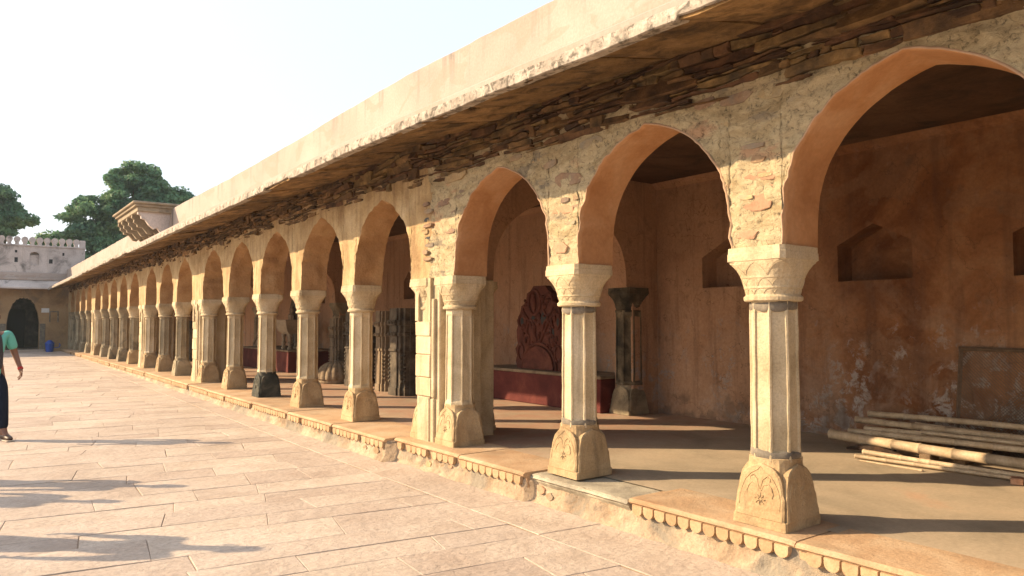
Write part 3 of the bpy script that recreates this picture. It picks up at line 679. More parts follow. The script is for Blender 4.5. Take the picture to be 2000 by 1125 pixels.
# back wall with its niches (real recesses)
m = MB(); bx = BACK_X; top = CEIL + 0.01
niches = [(1.10, 1.97, 1.84), (3.12, 4.0, 1.84), (-0.78, 0.12, 1.82), (-2.7, -1.8, 1.82), (6.0, 6.6, 1.9), (12.4, 12.9, 1.9), (17.7, 18.2, 1.9)]
cuts = sorted([(a, b, z) for a, b, z in niches]); yprev = -8.0
for (a, b, z0) in cuts:
    m.add([(bx, yprev, -0.03), (bx, a, -0.03), (bx, a, top), (bx, yprev, top)], [(0, 1, 2, 3)])
    h1, h2 = z0 + 0.43, z0 + 0.66; yc = (a + b) / 2
    m.add([(bx, a, -.03), (bx, b, -.03), (bx, b, z0), (bx, a, z0)], [(0, 1, 2, 3)])
    m.add([(bx, a, h1), (bx, yc, h2), (bx, b, h1), (bx, b, top), (bx, a, top)], [(0, 1, 4), (1, 3, 4), (1, 2, 3)])
    yprev = b
m.add([(bx, yprev, -0.03), (bx, 42, -0.03), (bx, 42, top), (bx, yprev, top)], [(0, 1, 2, 3)])
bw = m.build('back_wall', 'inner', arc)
for (a, b, z0) in cuts:
    h1, h2 = z0 + 0.43, z0 + 0.66; yc = (a + b) / 2; n = MB()
    f = [(bx, a, z0), (bx, b, z0), (bx, b, h1), (bx, yc, h2), (bx, a, h1)]; k = [(bx + 0.32, p[1], p[2]) for p in f]
    n.add(f + k, [(i, (i + 1) % 5, 5 + (i + 1) % 5, 5 + i) for i in range(5)] + [(5, 6, 7, 8, 9)])
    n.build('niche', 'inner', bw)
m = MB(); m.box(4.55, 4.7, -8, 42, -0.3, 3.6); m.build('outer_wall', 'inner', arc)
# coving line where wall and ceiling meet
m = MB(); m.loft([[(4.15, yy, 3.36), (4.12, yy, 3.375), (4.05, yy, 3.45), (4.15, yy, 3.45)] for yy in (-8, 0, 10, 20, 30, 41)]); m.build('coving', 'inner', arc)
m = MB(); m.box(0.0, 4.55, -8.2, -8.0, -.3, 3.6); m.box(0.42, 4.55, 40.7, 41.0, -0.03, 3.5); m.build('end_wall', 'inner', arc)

# columns: shaft, base and capital as shared meshes
def shaft_mesh():
    m = MB(); r = 0.163; cor = [Vector((r * math.cos(math.pi / 8 + i * math.pi / 4), r * math.sin(math.pi / 8 + i * math.pi / 4), 0)) for i in range(8)]
    def ring(z, s, rec):
        out = []
        for i in range(8):
            a, b = cor[i], cor[(i + 1) % 8]; inw = -((a + b) / 2).normalized()
            for t, d in ((0, 0), (.10, .0), (.15, rec), (.85, rec), (.90, 0)):
                p = a.lerp(b, t) * s + inw * d; out.append((p.x, p.y, z))
        return out
    zs = [(0.43, 1.03, 0), (0.465, 1.02, 0), (0.475, 1.0, 0.0), (0.5, 1.0, .012)] + [(.55 + .075 * q, .998 - .0018 * q, .012) for q in range(12)] + [(1.42, .975, .012), (1.45, .975, 0), (1.53, .975, 0)]
    m.loft([ring(*z) for z in zs]); return m
def supell(h, n, th): c, s = abs(math.cos(th)), abs(math.sin(th)); return h / ((c ** n + s ** n) ** (1 / n))
CAPP = [(1.495, .176, 2.2), (1.503, .186, 2.2), (1.525, .188, 2.2), (1.535, .176, 2.2), (1.545, .172, 2.2), (1.58, .178, 2.3), (1.585, .184, 2.3), (1.60, .182, 2.4), (1.65, .191, 2.6), (1.655, .196, 2.6), (1.67, .197, 2.8), (1.71, .207, 3.6), (1.745, .216, 6), (1.768, .220, 14), (1.772, .225, 40.), (1.82, .224, 40.), (1.825, .221, 40.), (1.862, .220, 40.)]
def cap_r(z, th):
    for (a, ra, na), (b, rb, nb) in zip(CAPP, CAPP[1:]):
        if a <= z <= b:
            t = (z - a) / (b - a + 1e-9); return supell(ra, na, th) * (1 - t) + supell(rb, nb, th) * t
    return supell(.2, 4, th)
def cap_mesh():
    m = MB(); N = 48
    m.loft([[(supell(h, n, 2 * math.pi * (i + .5) / N) * math.cos(2 * math.pi * (i + .5) / N), supell(h, n, 2 * math.pi * (i + .5) / N) * math.sin(2 * math.pi * (i + .5) / N), z) for i in range(N)] for z, h, n in CAPP])
    for z0, h, cnt, ph in ((1.545, .036, 16, 0), (1.60, .052, 12, .5), (1.672, .085, 8, 0)):     # carved lotus petals
        for q in range(cnt):
            c0 = 2 * math.pi * (q + ph) / cnt; hw = math.pi / cnt
            pts = []
            for k in range(9):
                s = -1 + 2 * k / 8; th = c0 + hw * s; z = z0 + h * (1 - abs(s) ** 1.8)
                rr = cap_r(z, th) + 0.001; pts.append((rr * math.cos(th), rr * math.sin(th), z))
            m.tube(pts, 0.0026, 4)
    return m
def base_mesh():
    m = MB(); N = 32
    PR = [(0.0, .200, 60), (0.055, .199, 60), (0.065, .188, 40), (0.2, .172, 14), (0.33, .155, 5), (0.41, .155, 3), (0.447, .160, 2.6), (0.45, .15, 2.5)]
    m.loft([[(supell(h, n, 2 * math.pi * (i + .5) / N) * math.cos(2 * math.pi * (i + .5) / N), supell(h, n, 2 * math.pi * (i + .5) / N) * math.sin(2 * math.pi * (i + .5) / N), z) for i in range(N)] for z, h, n in PR])
    o = [(.197, .0), (.196, .06), (.184, .065), (.183, .12), (.178, .14), (.176, .20), (.166, .225), (.160, .27), (.148, .31), (.135, .345), (.108, .372), (.078, .39), (.040, .402), (0, .416)]
    outl = o + [(-a, b) for a, b in reversed(o[:-1])]
    def dep(z): return 0.203 if z < .061 else 0.196 - 0.036 * (z - .065) / .36
    for q in range(4):
        rot = Matrix.Rotation(q * math.pi / 2, 3, 'Z')
        f = [rot @ Vector((dep(z) + (0.004 if z > .061 else 0), a, z)) for a, z in outl]; b = [rot @ Vector((dep(z) - 0.05, a * 0.97, z)) for a, z in outl]; n = len(f)
        k = [rot @ Vector((dep(z) + (0.012 if z > .061 else 0.002), a * 0.93, z - (0.008 if z > .1 else 0))) for a, z in outl]
        fs = [(i, (i + 1) % n, n + (i + 1) % n, n + i) for i in range(n)] + [(n + i, n + (i + 1) % n, 2 * n + (i + 1) % n, 2 * n + i) for i in range(n)]
        h = n // 2
        fs += [(2 * n + i, 2 * n + i + 1, 2 * n + n - 2 - i, 2 * n + n - 1 - i) for i in range(h - 1)] + [(2 * n + h - 1, 2 * n + h, 2 * n + h + 1)]
        m.add(b + f + k, fs)
        def T(pts, r=0.0034):
            m.tube([rot @ Vector((dep(z) + 0.011, a, z)) for a, z in pts], r, 4)
        for sgn in (1, -1):
            T([(sgn * .012, .24), (sgn * .03, .275), (sgn * .06, .285), (sgn * .085, .265), (sgn * .10, .225), (sgn * .09, .20)])
            T([(sgn * .004, .25), (sgn * .02, .31), (sgn * .05, .335), (sgn * .075, .32), (sgn * .07, .30)])
            T([(sgn * .15, .13), (sgn * .15, .19), (sgn * .135, .25), (sgn * .112, .295), (sgn * .075, .34), (sgn * .02, .375), (0, .395)], 0.0032)
        for e in range(8):
            t = e * math.pi / 4; c0, s0 = math.cos(t), math.sin(t)
            T([(0.010 * c0, .185 + 0.010 * s0), (.03 * c0 + .006 * s0, .185 + .03 * s0 - .006 * c0), (0.04 * c0, .185 + .04 * s0)], 0.0036)
    return m
sh, cp, bs = shaft_mesh(), cap_mesh(), base_mesh()
for mb, am in ((sh, .0035), (cp, .0045), (bs, .006)):        # wear: every edge wanders a little
    mb.v = [(x + am * fbm(x, y, z, 9, 3), y + am * fbm(y, z, x + 5, 9, 3), z + am * .6 * fbm(z, x, y + 9, 9, 3)) for x, y, z in mb.v]
me_shaft = {k: sh.mesh('column', k) for k in ('column', 'column_grey', 'column_black')}
me_cap = {k: cp.mesh('capital', k) for k in ('column', 'column_grey', 'column_black')}
me_base = {k: bs.mesh('base', k) for k in ('base', 'stain_base', 'column_grey')}
def smear(zlo, zhi, r):
    sm = MB(); N = 40; rnd = random.Random(3)
    lo = [zlo - .018 * (1 + fbm(math.cos(i * .157) * .7, math.sin(i * .157) * .7, zlo, 1.6, 3)) for i in range(N)]; hi = [zhi + .02 * (1 + fbm(math.cos(i * .157) * .7, math.sin(i * .157) * .7, zhi + 4, 1.6, 3)) for i in range(N)]
    def rr(i, d): th = 2 * math.pi * i / N; c = math.cos(((th - math.pi / 8) % (math.pi / 4)) - math.pi / 8); return (r * math.cos(math.pi / 8) / c + d)
    def ring(zz, d): return [(rr(i, d) * math.cos(2 * math.pi * i / N), rr(i, d) * math.sin(2 * math.pi * i / N), zz[i]) for i in range(N)]
    sm.loft([ring(lo, -.006), ring([a + .006 for a in lo], .0015), ring([(a + b) / 2 for a, b in zip(lo, hi)], .003), ring([b - .006 for b in hi], .0015), ring(hi, -.006)], cap=False)
    return sm.mesh('mortar_smear', 'cement', smooth=True)
me_smear = smear(.455, .475, .1665); me_smear2 = smear(1.455, 1.475, .1605)
def column(parent, x, y, smat='column', bmat='base', cmat='column', smear=False, rz=0.0):
    s = put('column', me_shaft[smat], parent, (x, y, 0), rz)
    put('base', me_base[bmat], s); put('capital', me_cap[cmat], s)
    if smear: put('mortar_smear', me_smear, s); put('mortar_smear', me_smear2, s)
    return s
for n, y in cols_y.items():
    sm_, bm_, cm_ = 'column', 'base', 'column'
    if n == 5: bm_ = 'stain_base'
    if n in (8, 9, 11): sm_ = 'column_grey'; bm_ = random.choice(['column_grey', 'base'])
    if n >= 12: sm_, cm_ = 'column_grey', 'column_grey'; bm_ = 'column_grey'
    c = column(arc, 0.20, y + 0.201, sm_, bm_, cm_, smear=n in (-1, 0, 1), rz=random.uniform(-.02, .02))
    c.scale = (random.uniform(.985, 1.015),) * 2 + (1,)

# piers with engaged columns and a small blind niche
for n, y0 in piers_y.items():
    p = MB()
    p.cbox(0.03, 0.60, y0 + 0.36, y0 + PW - 0.10, -0.02, SPR + 0.01, 0.01); p.cbox(0.33, 0.92, y0 + 0.56, y0 + 1.22, -0.018, SPR + 0.008, 0.01)
    p.cbox(-0.012, 0.5, y0 + 0.52, y0 + PW - 0.18, -0.02, 0.50, 0.012); p.cbox(0.0, 0.5, y0 + 0.44, y0 + 0.515, -0.02, 0.49, 0.01)
    k = 0; blocks = []
    for (za, zb) in ((0.505, 0.72), (0.725, 0.98), (0.985, 1.19), (1.195, 1.36)):
        bk_ = MB(); bk_.cbox(-0.004 - .006 * (k % 2), 0.3, y0 + 0.50 + .01 * (k % 2), y0 + PW - 0.125, za, zb, 0.008, 0.003); blocks.append(bk_); k += 1
    p.cbox(-0.006, 0.3, y0 + 0.425, y0 + 0.49, 0.5, 1.62, 0.008, 0.003)
    # niche frame
    a, b = y0 + 0.50, y0 + PW - 0.125
    ca, cb = y0 + 0.57, y0 + 0.775
    p.box(-0.012, 0.03, a, ca, 1.37, SPR); p.box(-0.012, 0.03, cb, b, 1.37, SPR); p.box(-0.0118, 0.03, ca, cb, 1.765, SPR)
    hw = (cb - ca) / 2; yc = (ca + cb) / 2; arcp = [(0.0, 1.765), (0.0, 1.757)] ; fr = []
    for s in (-1, 1):
        p.prism([(0.03, yc + s * hw, 1.765), (0.03, yc + s * hw, 1.62), (0.03, yc + s * hw * .92, 1.67), (0.03, yc + s * hw * .7, 1.71), (0.03, yc + s * hw * .35, 1.735), (0.03, yc, 1.762), (0.03, yc, 1.765)], (-0.041, 0, 0))
    po = p.build('pier', 'column', arc)
    for bk_ in blocks: bk_.build('stone_block', 'column', po)
    column(arc, 0.20, y0 + 0.20, 'column', 'base'); column(arc, 0.20, y0 + PW - 0.205, 'column', 'base'); column(arc, 0.92, y0 + 1.0, 'column', 'base')
    # transverse arch across the veranda behind the pier
    ya, yb = y0 + 0.86, y0 + 1.24; xa, xb = 1.12, 3.50; N = 40; f = MB(); rr = []
    hwx = (xb - xa) / 2; xc = (xa + xb) / 2
    pts = [(xc + hwx * math.sin(-math.pi / 2 + math.pi * k / N)) for k in range(N + 1)]
    zz = [SPR + lerp_tab(ARCH, abs(x - xc) / hwx) * 1.12 for x in pts]
    prof = [(0.42, SPR), (xa, SPR)] + list(zip(pts, zz))[1:-1] + [(xb, SPR), (BACK_X, SPR)]
    for y_ in (ya, yb):
        f.loft([[(x, y_, z), (x, y_, CEIL)] for x, z in prof], cap=False, closed=False)
    f.loft([[(x, ya, z), (x, yb, z)] for x, z in prof], cap=False, closed=False)
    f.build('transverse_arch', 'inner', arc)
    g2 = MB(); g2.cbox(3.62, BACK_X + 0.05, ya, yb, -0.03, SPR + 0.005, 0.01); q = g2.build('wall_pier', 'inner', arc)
    wc = column(arc, 3.72, y0 + 1.04, 'column_black' if n == 2 else 'column_grey', 'column_grey', 'column_black' if n == 2 else 'column_grey')
    wc.scale = (1.28, 1.28, 1)
    for ch in wc.children: ch.scale = (0.8, 0.8, 1)
m = MB(); m.cbox(0.02, 0.4, END_Y + .1, FAR_Y, -0.02, SPR, 0.01); po = m.build('end_pier', 'column_grey', arc); column(arc, 0.20, END_Y + 0.2, 'column_grey', 'column_grey', 'column_grey')

# balcony on the parapet
m = MB(); m.cbox(-1.02, 0.05, 17.25, 20.45, 4.30, 4.36, 0.015); m.cbox(-0.96, 0.05, 17.32, 20.38, 4.235, 4.302, 0.01); m.cbox(-0.90, 0.05, 17.38, 20.32, 4.12, 4.237, 0.01); bal = m.build('balcony', 'pale_stone', arc)
prof = [(-0.10, 3.40), (-0.10, 4.13), (-0.87, 4.13), (-0.87, 4.05), (-0.80, 4.03), (-0.79, 3.95), (-0.70, 3.93), (-0.62, 3.80), (-0.50, 3.70), (-0.42, 3.74), (-0.30, 3.56), (-0.2, 3.45)]
m = MB(); m.prism([(x, 17.46, z) for x, z in prof], (0, 0.14, 0)); m.build('side_panel', 'grey_plaster', bal)
bp = [(-0.10, 3.38), (-0.10, 4.125), (-0.88, 4.125), (-0.89, 4.04), (-0.83, 4.0), (-0.84, 3.93), (-0.76, 3.88), (-0.75, 3.82), (-0.62, 3.80), (-0.52, 3.66), (-0.42, 3.64), (-0.36, 3.70), (-0.30, 3.62), (-0.22, 3.45)]
for yb_ in (18.2, 18.95, 19.7, 20.25):
    m = MB(); m.prism([(x, yb_, z) for x, z in bp], (0, 0.13, 0)); m.build('bracket', 'pale_stone', bal)
m = MB(); m.prism([(-0.21, 17.3, 3.4), (-0.11, 17.3, 3.4), (-0.11, 17.3, 4.2)], (0, 0.12, 0)); m.prism([(-0.14, 20.4, 3.4), (-0.11, 20.4, 3.4), (-0.11, 20.4, 4.3), (-0.14, 20.4, 4.3)], (0, 0.9, 0)); m.build('parapet_buttress', 'parapet', bal)

# ---------------------------------------------------------------- gate building closing the courtyard
gate = empty('gate_building', (-4.0, FAR_Y, 0))
tag(gate, 'shaded end building with scalloped arch doorway and a row of round merlons on top', 'building')
gate.location = (0, 0, 0)
GY = FAR_Y; x0, x1, zt = -2.62, -1.24, 2.62; zf = gz(41.5) + 0.16
def foil(t):                                                  # cusped arch outline, t in [-1,1]
    r = abs(t); base = 1.05 + 1.38 * (1 - r ** 2.6) ** 0.62 if r < 1 else 1.05
    return base - 0.075 * abs(math.sin(r * 4.5 * math.pi)) * (0 if r > .98 else 1)
N = 60; yl = [x0 + (x1 - x0) * (0.5 + 0.5 * math.sin(-math.pi / 2 + math.pi * k / N)) for k in range(N + 1)]
zl = [foil(2 * (x - x0) / (x1 - x0) - 1) + 0.18 for x in yl]; zl[0] = zl[-1] = 1.2
m = MB()
m.loft([[(x, GY, z), (x, GY, 3.2)] for x, z in zip(yl, zl)], cap=False, closed=False)
m.loft([[(x, GY, z), (x, GY + 0.5, z)] for x, z in zip(yl, zl)], cap=False, closed=False)
for (a, b) in ((-14, x0), (x1, 1.0)):
    m.add([(a, GY, -0.4), (b, GY, -0.4), (b, GY, 3.2), (a, GY, 3.2)], [(0, 1, 2, 3)])
m.add([(x0, GY, zf), (x0, GY + .5, zf), (x0, GY + .5, 1.2), (x0, GY, 1.2)], [(0, 1, 2, 3)]); m.add([(x1, GY, zf), (x1, GY + .5, zf), (x1, GY + .5, 1.2), (x1, GY, 1.2)], [(0, 1, 2, 3)])
gw = m.build('wall', 'ochre_plaster', gate)
m = MB(); m.add([(x0 - .6, GY + 0.5, -.3), (x0 + 0.05, GY + .5, -.3), (x0 + .05, GY + .5, 3), (x0 - .6, GY + .5, 3)], [(0, 1, 2, 3)])
m.box(x0 - 0.6, x0 - 0.5, GY + .5, GY + 4, -.3, 3); m.box(x1 + 0.5, x1 + 0.6, GY + .5, GY + 4, -.3, 3); m.box(x0 - .6, x1 + .6, GY + 3.9, GY + 4, -.3, 3); m.box(x0 - .6, x1 + .6, GY + .45, GY + 4, 2.85, 3.0); m.box(x0 - .6, x1 + .6, GY + 0.02, GY + 4, -.4, zf)
m.box(-1.72, x1 + 0.1, GY + 2.2, GY + 2.3, zf, 2.9); m.box(x0 - .5, -1.72, GY + 2.2, GY + 2.3, 2.05, 2.9)
m.build('gate_passage', 'dark_stone', gate)  # dark stone colour paints in the shade inside the passage
m = MB(); m.cbox(x0 - 0.4, -1.74, GY + 2.26, GY + 2.31, zf, 2.04, .01); m.build('door', 'dark_wood', gate)
m = MB(); m.cbox(x0 - .25, x1 + .25, GY - 0.28, GY + .05, -.4, zf - .06, .02); m.build('doorstep', 'paver', gate)
for px in (x0 - 0.14, x1 + 0.14):                             # low jamb stones
    m = MB(); m.cbox(px - .12, px + .12, GY - 0.03, GY + .1, zf - .3, 1.28, .01); m.build('jamb', 'cement', gate)
m = MB(); m.loft([[(-14, GY - 0.9, 3.0), (-14, GY - .9, 3.07), (-14, GY, 3.5), (-14, GY, 3.2)], [(-0.9, GY - 0.9, 3.0), (-0.9, GY - .9, 3.07), (-0.1, GY, 3.5), (-0.1, GY, 3.2)]]); m.build('eave', 'grey_plaster', gate)
m = MB(); m.cbox(-14, 0.1, GY - 0.14, GY + .2, 3.46, 3.60, .02); m.cbox(-14, 0.1, GY - 0.06, GY + .2, 3.60, 3.86, .015); m.build('cornice', 'parapet', gate)
m = MB(); ups = [(-3.34, -2.99, 4.28, 4.85), (-1.73, -1.33, 4.26, 4.92)]; xp = -14.0; U = GY + 0.06
for (a, b, z0, z1) in ups:
    m.add([(xp, U, 3.8), (a, U, 3.8), (a, U, 5.2), (xp, U, 5.2)], [(0, 1, 2, 3)]); xp = b
    c = (a + b) / 2; arcpts = [(a + (b - a) * (.5 - .5 * math.cos(math.pi * k / 12)), z1 - .18 + .18 * math.sin(math.pi * k / 12)) for k in range(13)]
    m.add([(a, U, 3.8), (b, U, 3.8), (b, U, z0), (a, U, z0)], [(0, 1, 2, 3)])
    m.loft([[(x, U, z), (x, U, 5.2)] for x, z in arcpts], cap=False, closed=False)
    m.loft([[(x, U, z), (x, U + .12, z)] for x, z in [(a, z0)] + arcpts + [(b, z0), (a, z0)]], cap=False, closed=False)
    m.add([(a - .01, U + .12, z0 - .02), (b + .01, U + .12, z0 - .02), (b + .01, U + .12, z1 - .16), (a - .01, U + .12, z1 - .16)], [(0, 1, 2, 3)])
m.add([(xp, U, 3.8), (0.70, U, 3.8), (0.70, U, 5.2), (xp, U, 5.2)], [(0, 1, 2, 3)]); m.box(-14, 0.70, U + .3, U + .34, 3.7, 5.19); m.add([(.7, U, 3.8), (.7, U + .32, 3.8), (.7, U + .32, 5.2), (.7, U, 5.2)], [(0, 1, 2, 3)])
m.build('upper_wall', 'grey_plaster', gate)
for a, b, z0, z1 in ((-2.36, -2.26, 4.84, 4.97), (-2.37, -2.23, 4.36, 4.60), (-0.9, -0.74, 4.35, 4.57), (-0.32, -0.23, 4.78, 4.93)):
    m = MB(); m.cbox(a, b, U - .006, U + .05, z0, z1, .004); m.build('putlog_hole_shade', 'black', gate)  # black block on the face, painting the shade of a hole
for xs in (-2.0, -0.93):
    m = MB(); m.cbox(xs - .03, xs + .03, U - .03, U + .02, 3.86, 5.18, .008); m.build('pilaster', 'grey_plaster', gate)
m = MB(); m.cbox(-14, 0.72, U - .05, U + .36, 5.18, 5.26, .015); m.build('parapet_band', 'grey_plaster', gate)
mm = MB(); po = [(-.10, 0), (-.075, .09), (-.085, .12)] + [(.145 * math.cos(t), .27 + .145 * math.sin(t)) for t in [R(a) for a in (215, 190, 165, 140, 115, 90, 65, 40, 15, -10, -35)]] + [(.085, .12), (.075, .09), (.10, 0)]
mm.prism([(a, 0, b) for a, b in po], (0, 0.2, 0)); mme = mm.mesh('merlon', 'grey_plaster')
xs = 0.30
while xs > -5.2: put('merlon', mme, gate, (xs, U, 5.255)); xs -= 0.322
m = MB(); m.cbox(0.44, 0.71, U, U + .2, 5.25, 5.62, .02); m.build('corner_block', 'grey_plaster', gate)
for k in range(4):
    m = MB(); m.box(0.0 + .28 * k, 0.9 + .28 * k, GY - .5, GY - .05, 3.9 + .17 * k, 4.07 + .17 * k); m.build('stair_step', 'dark_stone', gate)
m = MB(); m.box(-14, 3, GY + .5, GY + 5, 3.0, 3.7); m.build('roof', 'grey_plaster', gate)
for (cx_, z0, z1, w) in ((-0.62, 1.35, 1.86, .36),):
    m = MB(); 
    for s in (-1, 1): m.cbox(cx_ + s * w / 2 - .03, cx_ + s * w / 2 + .03, GY - .03, GY + .02, z0, z1, .006)
    m.cbox(cx_ - w / 2 - .03, cx_ + w / 2 + .03, GY - .031, GY + .02, z1, z1 + .06, .006); m.build('blocked_opening', 'cement', gate)
m = MB(); m.cbox(-1.17, -0.83, GY - 0.02, GY - 0.002, 1.84, 2.06, 0.003)
tag(m.build('notice_board', 'white'), 'small white notice board on the wall right of the arched doorway', 'sign')
# dustbin
by = 40.3; bz = gz(by); db = empty('dustbin', (-0.86, by, bz)); tag(db, 'blue plastic dustbin with domed lid by the far wall', 'dustbin')
m = MB(); m.loft([[(r * math.cos(6.2832 * i / 20), r * math.sin(6.2832 * i / 20), z) for i in range(20)] for z, r in ((0, .15), (.02, .165), (.3, .19), (.38, .195), (.385, .21), (.40, .21))]); m.build('body', 'blue', db, smooth=False)
m = MB(); m.loft([[(r * math.cos(6.2832 * i / 20), r * math.sin(6.2832 * i / 20), z) for i in range(20)] for z, r in ((.40, .205), (.43, .205), (.47, .17), (.53, .12), (.57, .08), (.585, .02))]); m.build('lid', 'blue', db)
m = MB(); m.tube([(0.18, 0, .22), (.30, -.02, .2), (.40, -.02, .24), (.44, 0, .33), (.40, .02, .42)], .022, 6); m.build('handle', 'blue', db)

# ---------------------------------------------------------------- trees
def tree(loc, lumps, trunk_h, label, seed, leaves):
    rnd = random.Random(seed); t = empty('tree', loc); tag(t, label, 'tree', 'trees beyond the gate building')
    m = MB(); m.tube([(0, 0, -0.4), (0.1, 0, trunk_h * .4), (0.0, .1, trunk_h * .8), (.1, 0, trunk_h * 1.3)], [.42, .34, .28, .12], 9)
    for (c, r) in lumps:
        m.tube([(0, 0, trunk_h * .6), (c[0] * .45, c[1] * .45, trunk_h * .6 + (c[2] - trunk_h * .6) * .5), c], [.2, .12, .04], 6)
    m.build('trunk', 'bark', t)
    cr = MB(); tot = sum(r ** 2 for c, r in lumps)
    for (c, r) in lumps:
        ncl = max(9, int(21 * r)); 
        for q in range(ncl):
            d = Vector((rnd.gauss(0, 1), rnd.gauss(0, 1), rnd.gauss(0, 1) + .25)).normalized(); k = r * rnd.uniform(.45, 1.14)
            cc = Vector(c) + Vector((d.x * k, d.y * k, d.z * k * .8)); cs = rnd.uniform(.35, .8)
            nl = int(leaves * r ** 2 / tot / ncl)
            for _ in range(nl):
                e = Vector((rnd.gauss(0, 1), rnd.gauss(0, 1), rnd.gauss(0, 1))).normalized() * cs * rnd.random() ** .45
                p = cc + Vector((e.x, e.y, e.z * .65)); s = rnd.uniform(.10, .22)
                nn = (e.normalized() + Vector((rnd.gauss(0, .6), rnd.gauss(0, .6), .5 + rnd.gauss(0, .5)))).normalized()
                a = nn.orthogonal().normalized(); b = nn.cross(a); th = rnd.uniform(0, 6.28); a, b = a * math.cos(th) + b * math.sin(th), b * math.cos(th) - a * math.sin(th)
                o = len(cr.v); cr.v += [tuple(p - a * s), tuple(p + b * s * .5), tuple(p + a * s), tuple(p - b * s * .5)]; cr.f.append((o, o + 1, o + 2, o + 3)); cr.mi.append(0)
    me = bpy.data.meshes.new('crown'); me.from_pydata(cr.v, [], cr.f); me.materials.append(MAT['leaf']); me.update(); put('crown', me, t)
tree((5.6, 60, 0.2), [((-2.5, 0, 9.2), 1.6), ((-2.7, .5, 7.4), 1.5), ((-1.8, -.5, 6.0), 1.6), ((0.3, 0, 11.6), 2.0), ((1.6, .4, 11.3), 1.7), ((-.6, -.6, 9.4), 2.0), ((1.2, -.5, 9.0), 2.2), ((3.2, 0, 10.6), 1.6), ((3.4, .3, 8.8), 1.7), ((-.5, 0, 7.2), 2.0), ((1.6, 0, 6.8), 2.0)], 4.0, 'largest dark green tree rising behind the stone balcony', 3, 90000)
tree((-2.3, 62, 0.2), [((-.9, 0, 9.6), 1.7), ((-2.6, 0, 10.6), 1.8), ((.3, .2, 8.6), 1.5), ((-.6, 0, 7.8), 1.7), ((-3.0, 0, 8.2), 2.0)], 4.0, 'green tree at the left edge above the merlons', 5, 40000)
tree((1.1, 64, 0.2), [((-.5, 0, 7.2), .9), ((.4, .2, 7.4), .8), ((.2, .2, 6.3), 1.1)], 3.6, 'small sparse tree in the gap between two larger crowns', 8, 4200)

# ---------------------------------------------------------------- things in the veranda
def platform(name, x0, x1, y0, y1, h, label):
    m = MB(); m.cbox(x0, x1, y0, y1, -0.004, h - .05, .012, .004); o = m.build(name, 'red_paint'); tag(o, label, 'platform')
    k = MB(); k.cbox(x0 - .015, x1, y0 - .015, y1, h - .049, h, .012, .003); k.build('top_slab', 'mid_stone', o); return o
platform('display_platform', 3.36, 4.13, 5.27, 8.6, 0.55, 'red painted platform under the red carved fragment')
platform('display_platform', 2.72, 4.13, 16.7, 20.8, 0.60, 'red painted platform farther along the veranda carrying carved posts')

# red carved torana fragment: local y across, z up, front faces -x
fr = empty('carved_fragment', (3.56, 6.98, 0.551)); tag(fr, 'red sandstone carved arch fragment standing on the nearer red platform', 'sculpture')
half = [(.62, 0), (.66, .12), (.63, .22), (.67, .34), (.60, .42), (.63, .52), (.64, .66), (.60, .74), (.63, .84), (.56, .90), (.52, 1.0), (.50, 1.08), (.42, 1.12), (.36, 1.2), (.34, 1.30), (.24, 1.34), (.16, 1.42), (.06, 1.42)]
rnd = random.Random(4)
outl = half + [(-a * rnd.uniform(.93, 1.05), b) for a, b in reversed(half)]
m = MB(); n = len(outl)
m.add([(0.13, a, b) for a, b in outl] + [(0.0, a, b) for a, b in outl], [(i, (i + 1) % n, n + (i + 1) % n, n + i) for i in range(n)] + [tuple(range(n)), tuple(range(2 * n - 1, n - 1, -1))])
m.build('slab', 'red_stone', fr)
def relief(name, pts, r, s=7): m = MB(); m.tube([(-r * .3, a, b) for a, b in pts], r, s); return m.build(name, 'red_stone', fr)
def ellip(cy, cz, ry, rz_, a0=0, a1=360, k=22): return [(cy + ry * math.cos(R(a0 + (a1 - a0) * i / k)), cz + rz_ * math.sin(R(a0 + (a1 - a0) * i / k))) for i in range(k + 1)]
m = MB(); m.prism([(0.0, a, b) for a, b in ellip(0, .0, .42, .40, 0, 180)], (-.045, 0, 0), .03); m.build('disc', 'red_stone', fr)
relief('disc_rim', ellip(0, 0, .46, .44, 0, 180), .03)
for cy in (.12,):
    relief('medallion_rim', ellip(cy, 1.14, .16, .21), .026); m = MB(); m.sphere((-.02, cy, 1.12), .07, 8, 6, (.5, .7, 2.0)); m.sphere((-.03, cy, 1.27), .032); m.build('medallion_figure', 'red_stone', fr)
relief('medallion_rim', ellip(-.24, 1.1, .13, .18), .022)
for s in (1, -1):
    relief('scroll', ellip(s * .22, .62, .11, .22, 0, 200), .024); relief('scroll', ellip(s * .45, .82, .11, .13, -60, 260), .024); relief('scroll', ellip(s * .50, .28, .08, .13, -90, 240), .02)
    relief('scroll', [(s * .05, .48), (s * .12, .60), (s * .2, .72), (s * .3, .86), (s * .42, .98)], .022)
    relief('scroll', ellip(s * .33, .50, .07, .1, -40, 260), .018)
for k in range(70):
    a, b = rnd.uniform(-.55, .55), rnd.uniform(.40, 1.28)
    if abs(a) > .62 - .28 * max(0, b - .7) / .6 or (a - .12) ** 2 / .04 + (b - 1.14) ** 2 / .06 < 1: continue
    m = MB(); m.sphere((-.005, a, b), rnd.uniform(.02, .045), 6, 5, (1, rnd.uniform(.7, 1.5), rnd.uniform(.7, 1.5))); m.build('leaf_boss', 'red_stone', fr)
for (a, b, w, h) in ((-.12, .86, .09, .12), (.16, .84, .07, .08), (-.34, .62, .08, .09), (.47, .82, .05, .07), (-.5, .8, .05, .07)):
    m = MB(); m.prism([(-.004, a + w * math.cos(t) * .8, b + h * math.sin(t)) for t in [6.283 * i / 9 for i in range(9)]], (-0.003, 0, 0)); m.build('pierced_hollow_shade', 'black', fr)  # flat black patch painting the shade of a pierced hollow

